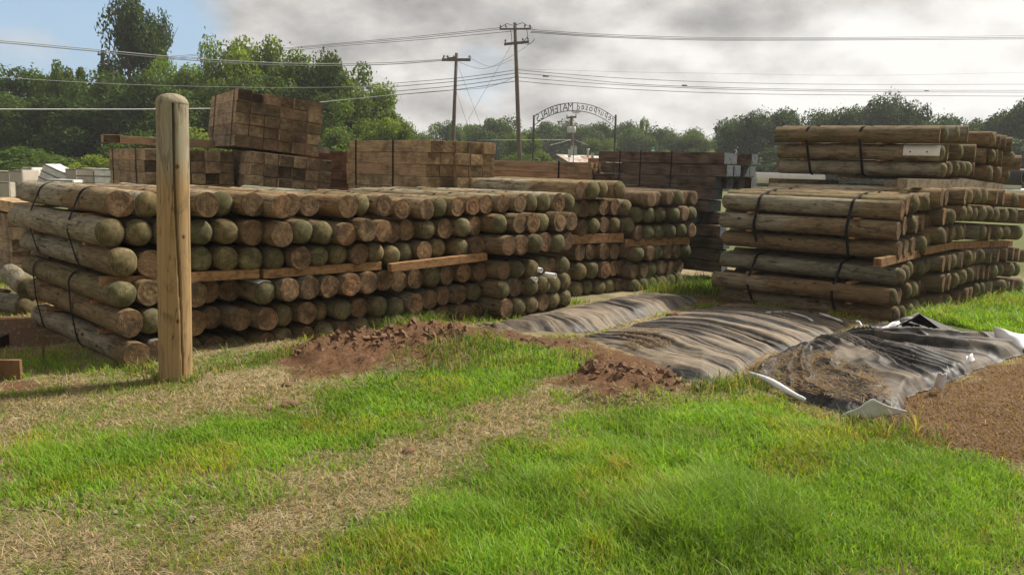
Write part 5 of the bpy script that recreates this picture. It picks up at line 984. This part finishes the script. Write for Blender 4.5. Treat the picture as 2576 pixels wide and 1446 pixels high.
for i, (a, b, c, d, nm) in enumerate(((174, 186, 190, 181, 'faint topmost'), (176, 209, 213, 212, 'upper'), (184, 222, 227, 228, 'second'), (194, 226, 231, 233, 'third'), (204, 236, 240, 243, 'bottom'))): wire([(1300, a, 53), (1412, a + (10 if i else 3), 55), (1600, b - (10 if i else 4), 59), (1864, b, 64), (2200, c, 72), (2640, d, 84)], f'{nm} of the five mid-height lines running right from the taller pole', 0.008 if i == 0 else 0.020)
for (p, Yd, nm) in (((1373, 193), 54.3, 'left'), ((1722, 216), 61, 'middle'), ((2331, 229), 75, 'right')):
    c = at(*p, Yd); mb = MB(); mb.tube([c + np.array([-.2, 0, 0]), c + np.array([-.16, 0, .02]), c + np.array([.16, 0, .02]), c + np.array([.2, 0, 0])], [.025, .045, .045, .025], 8); o = mb.build('splice_case', M_IRON, None, True); tag(o, f'{nm} dark splice case hanging on the mid-height lines', 'splice case', 'splice cases on the lines')
for a, b, c, nm in (((1186, 149), (1236, 168), (1290, 150), 'upper loop'), ((1152, 156), (1225, 172), (1325, 118), 'lower loop')): wire([(*a, 54.8), (*b, 54), (*c, 53.2)], f'{nm} of slack wire between the two poles', 0.014, M_WIREL)
for a, b, nm in (((1150, 160), (1212, 322), 'steep guy wire from the shorter pole down to the right'), ((1146, 225), (1178, 320), 'short guy wire below the lines at the shorter pole'), ((1299, 92), (1168, 318), 'long guy wire from the taller pole down to the left')): wire([(*a, 54), (*b, 56)], nm, 0.009)
for a, b, Yd, nm in (((1200, 353), (1436, 352), 70, 'level pale wire across the trees behind the taller pole'), ((1382, 366), (1436, 352), 72, 'pale drop wire left of the distant pole'), ((1446, 352), (1480, 366), 76, 'pale drop wire right of the distant pole')): wire([(*a, Yd), (*b, 77)], nm, 0.014, M_WIREL)
# arch sign, seen from behind
YA = 55.0
def arch():
    L0, R0_ = at(1343.5, 290, YA), at(1549.5, 289, YA); e = empty('arch_sign', ((L0[0] + R0_[0]) / 2, YA, 0)); o3 = np.array(e.location)
    for p in (L0, R0_): mb = MB(); mb.tube([(p[0] - o3[0], 0, -0.2), (p[0] - o3[0], 0, 3.4), (p[0] - o3[0], 0, 3.41), (p[0] - o3[0], 0, p[2])], [0.05, 0.05, 0.075, 0.075], 12); mb.build('post', M_IRON, e, True)
    W_ = (R0_[0] - L0[0]); half = W_ / 2
    zt0, zt1 = at(1347, 294, YA)[2], at(1448, 259.5, YA)[2]; zb0, zb1 = at(1347, 317, YA)[2], at(1448, 279, YA)[2]
    def arc(z0, z1): s = z1 - z0; Rr = (half * half + s * s) / (2 * s); return Rr, z1 - Rr
    Rt_, ct = arc(zt0, zt1); Rb, cb = arc(zb0, zb1)
    for (Rr, c, nm) in ((Rt_, ct, 'upper_rail'), (Rb, cb, 'lower_rail')):
        am = math.asin(half / Rr); mb = MB(); mb.tube([(Rr * math.sin(a), 0, c + Rr * math.cos(a)) for a in np.linspace(-am, am, 40)], 0.026, 6); mb.build(nm, M_IRON, e, True)
    txt = 'repurposed MATERIALS'; n = len(txt); am = math.asin(half / Rb) * 0.90; wd = {'r': .62, 'e': .9, 'p': 1, 'u': 1, 'o': 1, 's': .85, 'd': 1, ' ': .6, 'M': 1.25, 'A': 1.05, 'T': .95, 'E': .95, 'R': 1.05, 'I': .5, 'L': .9, 'S': .95}; tot = sum(wd[ch] for ch in txt); s = 0; dg = bpy.context.evaluated_depsgraph_get()
    for ch in txt:
        f = (s + wd[ch] / 2) / tot; s += wd[ch]
        if ch == ' ': continue
        a = am * (1 - 2 * f)     # the first letter stands at the right: the lettering faces away
        cu = bpy.data.curves.new('letter', 'FONT'); cu.body = ch; cu.size = 0.72 if ch.isupper() else 0.60; cu.align_x = 'CENTER'; cu.extrude = 0.012; cu.offset = 0.0; t = bpy.data.objects.new('letter_source', cu); COL.objects.link(t); dg.update(); me = bpy.data.meshes.new_from_object(t.evaluated_get(dg)); bpy.data.objects.remove(t)
        me.materials.clear(); me.materials.append(M_IRON); o = link(bpy.data.objects.new('letter', me), e)
        zc_b = cb + math.sqrt(Rb * Rb - (Rb * math.sin(a)) ** 2); lift = 0.03 if ch.isupper() else (0.12 if ch in 'reuos' else 0.06 if ch == 'd' else 0.18); x = Rb * math.sin(a)
        k = 1.02; up = np.array([math.sin(a) * 0.55, 0, 1]); up /= np.linalg.norm(up); rt = np.array([-up[2], 0, up[0]]); fw = np.cross(rt, up); p = np.array([x, 0.0, zc_b]) + up * lift
        o.matrix_local = Matrix([[rt[i] * 0.74, up[i] * k, fw[i], p[i]] for i in range(3)] + [[0, 0, 0, 1]])
    for (a, b, zz) in ((1437, 1462, 281.5), (1441, 1457, 284.5)):
        A, B = at(a, zz, YA) - o3, at(b, zz, YA) - o3; mb = MB(); mb.box((A + B) / 2, (abs(B[0] - A[0]) / 2, 0.012, 0.03)); mb.build('small_plate', M_GALV, e)
    mb = MB(); A = at(1450, 278, YA) - o3; mb.tube([A, A + np.array([0, 0, -0.2])], 0.012, 5); mb.build('hanger', M_IRON, e)
    tag(e, 'black iron arch sign reading repurposed MATERIALS, seen from behind', 'arch sign')
arch()
# signs seen beside the arch
M_WSIGN = simple('white_sign_face', (0.62, 0.62, 0.62), 0.5, 0.06, 3); M_GSIGN = simple('green_sign_face', (0.02, 0.20, 0.12), 0.5, 0.1, 3)
def sign(px, py, wpx, hpx, Yd, label, mat, pr=0.035, marks=None, cat='sign'):
    c = at(px, py, Yd); w, h = wpx * Yd / PF / 2, hpx * Yd / PF / 2; e = empty('road_sign', (c[0], c[1], 0)); mb = MB(); mb.box((0, 0, c[2]), (w, 0.015, h)); b = mb.build('panel', mat, e)
    mb = MB(); mb.tube([(0, 0.06, -0.2), (0, 0.06, c[2] + h * 0.9)], pr, 8); mb.build('sign_post', M_GALV, e, True)
    if marks:
        for (x0, z0, x1, z1, m) in marks: mb = MB(); mb.box(((x0 + x1) / 2 * w, -0.018, c[2] + (z0 + z1) / 2 * h), (abs(x1 - x0) / 2 * w, 0.003, abs(z1 - z0) / 2 * h)); mb.build('marking', m, e)
    tag(e, label, cat, 'road signs'); return e
sign(1443.5, 379, 15.5, 24, 60, 'larger grey sign back in front of the distant pole', M_GALV, 0.05, [(-.12, -1, .12, .8, M_IRON), (-1, .80, 1, .88, M_IRON)]); sign(1432.5, 386, 7, 20, 61, 'narrow grey sign back left of the larger one', M_GALV, 0.04)
e = sign(1490, 394, 7.5, 17, 62, 'small white upright number sign with black figures', M_WSIGN, 0.03)
def glyphs(e, body, size, z, mat, y=-0.02):
    dg = bpy.context.evaluated_depsgraph_get(); cu = bpy.data.curves.new('t', 'FONT'); cu.body = body; cu.size = size; cu.align_x = 'CENTER'; cu.align_y = 'CENTER'; cu.extrude = 0.003; cu.offset = 0.006; t = bpy.data.objects.new('t', cu); COL.objects.link(t); dg.update(); me = bpy.data.meshes.new_from_object(t.evaluated_get(dg)); bpy.data.objects.remove(t); me.materials.clear(); me.materials.append(mat)
    o = link(bpy.data.objects.new('lettering', me), e); o.matrix_local = Matrix(((1, 0, 0, 0), (0, 0, -1, y), (0, 1, 0, z), (0, 0, 0, 1)))
cz = at(1490, 394, 62)[2]; glyphs(e, 'FM', 0.11, cz + 0.15, M_IRON); glyphs(e, '2', 0.2, cz - 0.06, M_IRON); glyphs(e, '2', 0.16, cz - 0.2, M_IRON)
e = sign(1643, 375, 10.5, 11, 58, 'small green sign peeping over the tarred timber stack', M_GSIGN, 0.03, [(-.8, -.95, .8, -.35, M_WSIGN), (-.45, .3, .45, .6, M_WSIGN)])
# house with rusty roof
def house():
    Yh = 74.0; e = empty('house', (at(1412, 400, Yh)[0], Yh, 0)); o3 = np.array(e.location); L, R_ = at(1384, 412, Yh)[0] - o3[0], at(1462, 412, Yh)[0] - o3[0]; ez = at(1384, 414, Yh)[2]; rz = at(1395, 391, Yh)[2]
    ax = unit((0.80, 0.6)); bx = np.array([-ax[1], ax[0]]); Wd, Ln = 2.2, 6.0; mb = MB(); P = lambda a, b, z: (ax[0] * a + bx[0] * b, ax[1] * a + bx[1] * b, z); c0 = (L - 0.0)
    Q = lambda a, b, z: tuple(np.array(P(a, b, z)) + np.array([-0.2, 0, 0]))
    mb.add([Q(0, -Wd, 0), Q(0, Wd, 0), Q(0, Wd, ez), Q(0, -Wd, ez), Q(0, 0, rz), Q(Ln, -Wd, 0), Q(Ln, Wd, 0), Q(Ln, Wd, ez), Q(Ln, -Wd, ez), Q(Ln, 0, rz)], [(0, 1, 2, 4, 3), (5, 8, 9, 7, 6), (0, 3, 8, 5), (1, 6, 7, 2), (3, 4, 9, 8), (2, 7, 9, 4)]); mb.build('wall', simple('grey_weatherboard', (0.22, 0.22, 0.20), 0.9, 0.3, 12), e)
    k = NT('rusty_tin_roof'); p = k.n('TexCoord').outputs['Object']; f = k.noise(p, 1.6, 6, 0.7); m = k.done(k.bsdf(k.mix(k.ramp(f, (0.4, 0), (0.6, 1)), (0.52, 0.50, 0.46), (0.28, 0.13, 0.06)), 0.6, f))
    mb = MB(); ov = 0.35; d = (rz - ez) / Wd
    for s in (-1, 1):
        V = [Q(-ov, 0, rz + .05), Q(Ln + ov, 0, rz + .05), Q(Ln + ov, s * (Wd + ov), ez + .05 - d * ov), Q(-ov, s * (Wd + ov), ez + .05 - d * ov)]; V += [tuple(np.array(v) + np.array([0, 0, 0.05])) for v in V]; mb.add(V, [(0, 1, 2, 3), (4, 7, 6, 5), (0, 4, 5, 1), (1, 5, 6, 2), (2, 6, 7, 3), (3, 7, 4, 0)])
    r = mb.build('roof', m, e); mb = MB(); mb.tube([Q(3, -.5, rz - .3), Q(3, -.5, rz + .55), Q(3, -.5, rz + .56), Q(3, -.5, rz + .7)], [.09, .09, .16, .12], 8); mb.build('vent_pipe', M_GALV, r, True); tag(e, 'small grey house with a rusty tin roof beyond the plank stack', 'house')
house()
# wrapped crates at far left
M_WRAP = simple('crate_wrap', (0.42, 0.37, 0.30), 0.6, 0.12, 3, 0.3); M_FILM = simple('white_film', (0.62, 0.60, 0.57), 0.35, 0.2, 5, 0.5); M_EDGE = simple('crate_edge', (0.13, 0.11, 0.09), 0.8, 0.2, 9)
def crate(x0, x1, ytop, ybot, Yd, label, film=False, tilt=0.0, lines=2):
    A, B, T = at(x0, ybot, Yd), at(x1, ybot, Yd), at((x0 + x1) / 2, ytop, Yd); w = (B[0] - A[0]) / 2; z0, z1 = 0.12, T[2]; h = (z1 - z0) / 2
    e = empty('wrapped_crate', ((A[0] + B[0]) / 2, Yd + 0.6, z0)); bm = bmesh.new(); bmesh.ops.create_cube(bm, size=2); bmesh.ops.bevel(bm, geom=list(bm.edges), offset=0.07, segments=2, affect='EDGES'); bmesh.ops.subdivide_edges(bm, edges=list(bm.edges), cuts=3, use_grid_fill=True)
    for v in bm.verts:
        n_ = 0.05 * (float(fbm(np.array([v.co.x * 2 + x0]), np.array([v.co.z * 2 + v.co.y]), 3)[0]) - 0.5); v.co = Vector((v.co.x * w * (0.97 + n_), v.co.y * 0.6, h + v.co.z * h * (0.98 + n_)))
    me = bpy.data.meshes.new('crate_body'); bm.to_mesh(me); bm.free(); me.materials.append(M_FILM if film else M_WRAP); b = link(bpy.data.objects.new('crate_body', me), e)
    for i in range(lines): mb = MB(); zz = 2 * h * (0.97 - 0.22 * i); mb.box((0, -0.61, zz), (w * 0.96, 0.012, 0.018)); mb.build('batten', M_EDGE, e)
    mb = MB()
    for sx in (-.7, 0, .7): mb.box((sx * w, 0, -0.06), (0.06, 0.55, 0.06))
    mb.box((0, 0, 0.005), (w * .97, 0.58, 0.02)); mb.build('pallet', M_EDGE, e); e.rotation_euler = (0, tilt, 0.05); tag(e, label, 'crate', 'wrapped crates at the far left'); return e
for a in ((-12, 23, 458 - 0, 487, 30, 'tan wrapped crate at the very left edge', False, 0, 1), (23, 57, 428, 488, 30.5, 'tall plain tan crate, second from the left edge', False, 0, 1), (54, 82, 421, 486, 32, 'white film crate behind the second tan crate', True, 0, 2), (76, 146, 418, 480, 31, 'tilted crate under crumpled clear film', True, 0.42, 3), (110, 184, 452, 490, 29, 'low film-wrapped crate in front of the tilted one', True, 0, 1), (164, 193, 424, 480, 31, 'plain tan crate right of the tilted one', False, 0, 1), (191, 236, 423, 480, 30, 'crate with three dark battens under film', False, 0, 3), (236, 282, 424, 484, 30, 'crate under a white film hood beside the low timber stack', True, 0, 2), (-30, 24, 430, 455, 32, 'low crate behind the one at the very left edge', False, 0, 1)): crate(*a)
# white pipes beyond the right stacks
pipe(at(1900, 447, 19), (1, 0.05, 0.0), 1.6, 0.125, 'large white pipe lying beyond the tarred stack', 'white pipes in the background')
for i, (p, nm) in enumerate((((2572, 436), 'top'), ((2574, 453), 'second'), ((2568, 468), 'third'), ((2580, 483), 'lowest'))): pipe(at(*p, 17), (-0.95, 0.3, 0), 1.8, 0.068, f'{nm} white pipe stacked at the right edge', 'white pipes at the right edge', 'white_pipe', 0.1)
pipe(at(2579, 446, 16), (-0.5, 0.86, 0), 1.0, 0.16, 'wide dark pipe end at the right edge', 'white pipes at the right edge', 'black_pipe', 0.25, M_IRON)
for (p, half, m, lab) in (((1959, 426), (0.05, 0.05, 0.30), M_POLE, 'tiny wooden stub post beyond the white pipe'), ((1988, 433), (0.22, 0.2, 0.2), M_TIM, 'small brown box beyond the white pipe')):
    c = at(*p, 24); e = MB(); e.box((c[0], c[1], c[2]), half); 
    if half[0] > .1: e.box((c[0] - .02, c[1], c[2] + half[2] + .03), (half[0] * 1.25, half[1] * 1.1, 0.025))
    o = e.build('stub_post' if half[0] < .1 else 'wooden_box', m); tag(o, lab, 'post' if half[0] < .1 else 'box')
# ------------------------------------------------------------------ sky and sun
SUN_AZ = math.atan2(0.82, 0.52); SUN_EL = math.radians(46)   # azimuth from +Y towards +X
sd = np.array([math.sin(SUN_AZ) * math.cos(SUN_EL), math.cos(SUN_AZ) * math.cos(SUN_EL), math.sin(SUN_EL)])
sl = bpy.data.lights.new('sun', 'SUN'); sl.energy = 4.6; sl.angle = math.radians(7.0); sl.color = (1.0, 0.93, 0.82)
so = bpy.data.objects.new('sun', sl); so.rotation_euler = Vector(-sd).to_track_quat('-Z', 'Y').to_euler(); COL.objects.link(so); so.location = (20, 10, 30)
w = bpy.data.worlds.new('World'); S.world = w; w.use_nodes = True; wt = w.node_tree; wt.nodes.clear()
q = NT.__new__(NT); q.t = wt; q.m = None; q.out = wt.nodes.new('ShaderNodeOutputWorld')
sky = q.n('TexSky', {'sky_type': 'NISHITA', 'sun_disc': False, 'sun_elevation': SUN_EL, 'sun_rotation': SUN_AZ, 'air_density': 1.2, 'dust_density': 1.5})
D = q.n('TexCoord').outputs['Generated']; D = q.vm('NORMALIZE', D); s = q.sep(D)
zz = q.ma('ADD', q.ma('ABSOLUTE', s[2]), 0.22)
PQ = q.comb(q.ma('DIVIDE', s[0], zz), q.ma('DIVIDE', s[1], zz), 0.0)
DS = q.vm('MULTIPLY', D, (1, 1, 1.9))
n3 = q.noise(DS, 4.2, 9, 0.55, 0.12); n4 = q.noise(q.vm('ADD', DS, (3.1, 8.2, 1.7)), 11.0, 8, 0.6, 0.1); n5 = q.noise(q.vm('ADD', DS, (13.1, 2.2, 5.7)), 2.3, 5, 0.5, 0.1)
def lump_at(off):
    v = q.vm('ADD', DS, off); return q.ma('ADD', q.noise(v, 5.2, 7, 0.52, 0.1), q.ma('MULTIPLY', q.noise(q.vm('ADD', v, (5, 5, 5)), 13.0, 6, 0.55), 0.35))
relief = q.ma('SUBTRACT', lump_at((0.0, 0.0, 0.0)), lump_at((0.012, 0.0, 0.045)))
def lobe(px, py, width):
    d = unit(ray(px, py)); k = q.vm('DOT_PRODUCT', D, tuple(d)); c = math.cos(math.radians(width))
    nd = q.n('MapRange', {'interpolation_type': 'SMOOTHSTEP'}); q.i(nd, 0, k); nd.inputs[1].default_value = c; nd.inputs[2].default_value = 1.0; return nd.outputs[0]
B = q.ma('ADD', 0.56, q.ma('MULTIPLY', q.ma('SUBTRACT', n5, 0.5), 0.5)); B = q.ma('ADD', B, q.ma('MULTIPLY', q.ma('SUBTRACT', n3, 0.5), 0.9)); B = q.ma('ADD', B, q.ma('ADD', q.ma('MULTIPLY', relief, 1.35), q.ma('MULTIPLY', q.ma('SUBTRACT', n4, 0.5), 0.25)))
for (px, py, wd, a) in ((900, -30, 16, -0.10), (1350, -60, 14, -0.12), (2050, -20, 13, -0.15), (1750, -20, 10, -0.10), (1600, 110, 6, 0.20), (2350, 190, 12, 0.22), (2560, 60, 9, 0.16), (2000, 180, 10, 0.14), (1150, 270, 9, 0.16), (1700, 230, 9, 0.10), (2100, 330, 8, 0.08), (700, 110, 6, 0.06), (1000, 150, 8, -0.04)):
    B = q.ma('ADD', B, q.ma('MULTIPLY', lobe(px, py, wd), a))
back = q.n('MapRange', {'interpolation_type': 'SMOOTHSTEP'}); q.i(back, 0, q.ma('SUBTRACT', q.ma('ADD', s[1], q.ma('MULTIPLY', s[0], 0.35)), q.ma('MULTIPLY', s[2], 0.35))); back.inputs[1].default_value = 0.45; back.inputs[2].default_value = -0.35  # unseen sky behind the camera, darkened to weaken ambient light on the log sides
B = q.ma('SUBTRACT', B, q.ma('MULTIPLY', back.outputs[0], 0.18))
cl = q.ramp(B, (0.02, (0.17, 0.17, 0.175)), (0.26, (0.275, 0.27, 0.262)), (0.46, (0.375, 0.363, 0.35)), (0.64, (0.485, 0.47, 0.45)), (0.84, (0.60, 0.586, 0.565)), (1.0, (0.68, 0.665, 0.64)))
bl = q.ma('ADD', q.ma('MULTIPLY', lobe(-40, 10, 17.5), 1.22), q.ma('MULTIPLY', lobe(1225, 205, 3.4), 0.55)); bl = q.ma('SUBTRACT', bl, q.ma('MULTIPLY', lobe(30, 200, 6), 0.55)); bl = q.ma('ADD', bl, q.ma('ADD', q.ma('MULTIPLY', q.ma('SUBTRACT', n3, 0.5), 1.5), q.ma('MULTIPLY', q.ma('SUBTRACT', n4, 0.5), 0.7)))
blue = q.ramp(bl, (0.22, 0), (0.72, 0.95))
skyc = q.vm('MULTIPLY', sky.outputs[0], (0.105, 0.105, 0.105)); skyc = q.mix(0.75, skyc, (0.25, 0.37, 0.52))
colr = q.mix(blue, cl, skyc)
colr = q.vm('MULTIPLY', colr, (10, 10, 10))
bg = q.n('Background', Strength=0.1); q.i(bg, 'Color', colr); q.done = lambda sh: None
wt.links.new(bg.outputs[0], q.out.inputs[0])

# ------------------------------------------------------------------ air
hm = bpy.data.materials.new('haze_air'); hm.use_nodes = True; ht = hm.node_tree; ht.nodes.clear(); ho = ht.nodes.new('ShaderNodeOutputMaterial'); hv = ht.nodes.new('ShaderNodeVolumePrincipled')
hv.inputs['Color'].default_value = (0.86, 0.88, 0.90, 1); hv.inputs['Density'].default_value = 0.0007; hv.inputs['Anisotropy'].default_value = 0.2; ht.links.new(hv.outputs[0], ho.inputs['Volume'])
mb = MB(); mb.box((10, 70, 6.5), (150, 130, 9.5)); hz = mb.build('haze', hm); tag(hz, kind='stuff')
# ------------------------------------------------------------------ render settings
S.view_settings.view_transform = 'Standard'; S.view_settings.look = 'None'; S.view_settings.gamma = 1.0; S.view_settings.exposure = 0.6
S.render.engine = 'CYCLES'; S.cycles.max_bounces = 6; S.cycles.use_denoising = True
try: S.cycles.denoiser = 'OPENIMAGEDENOISE'
except Exception: pass
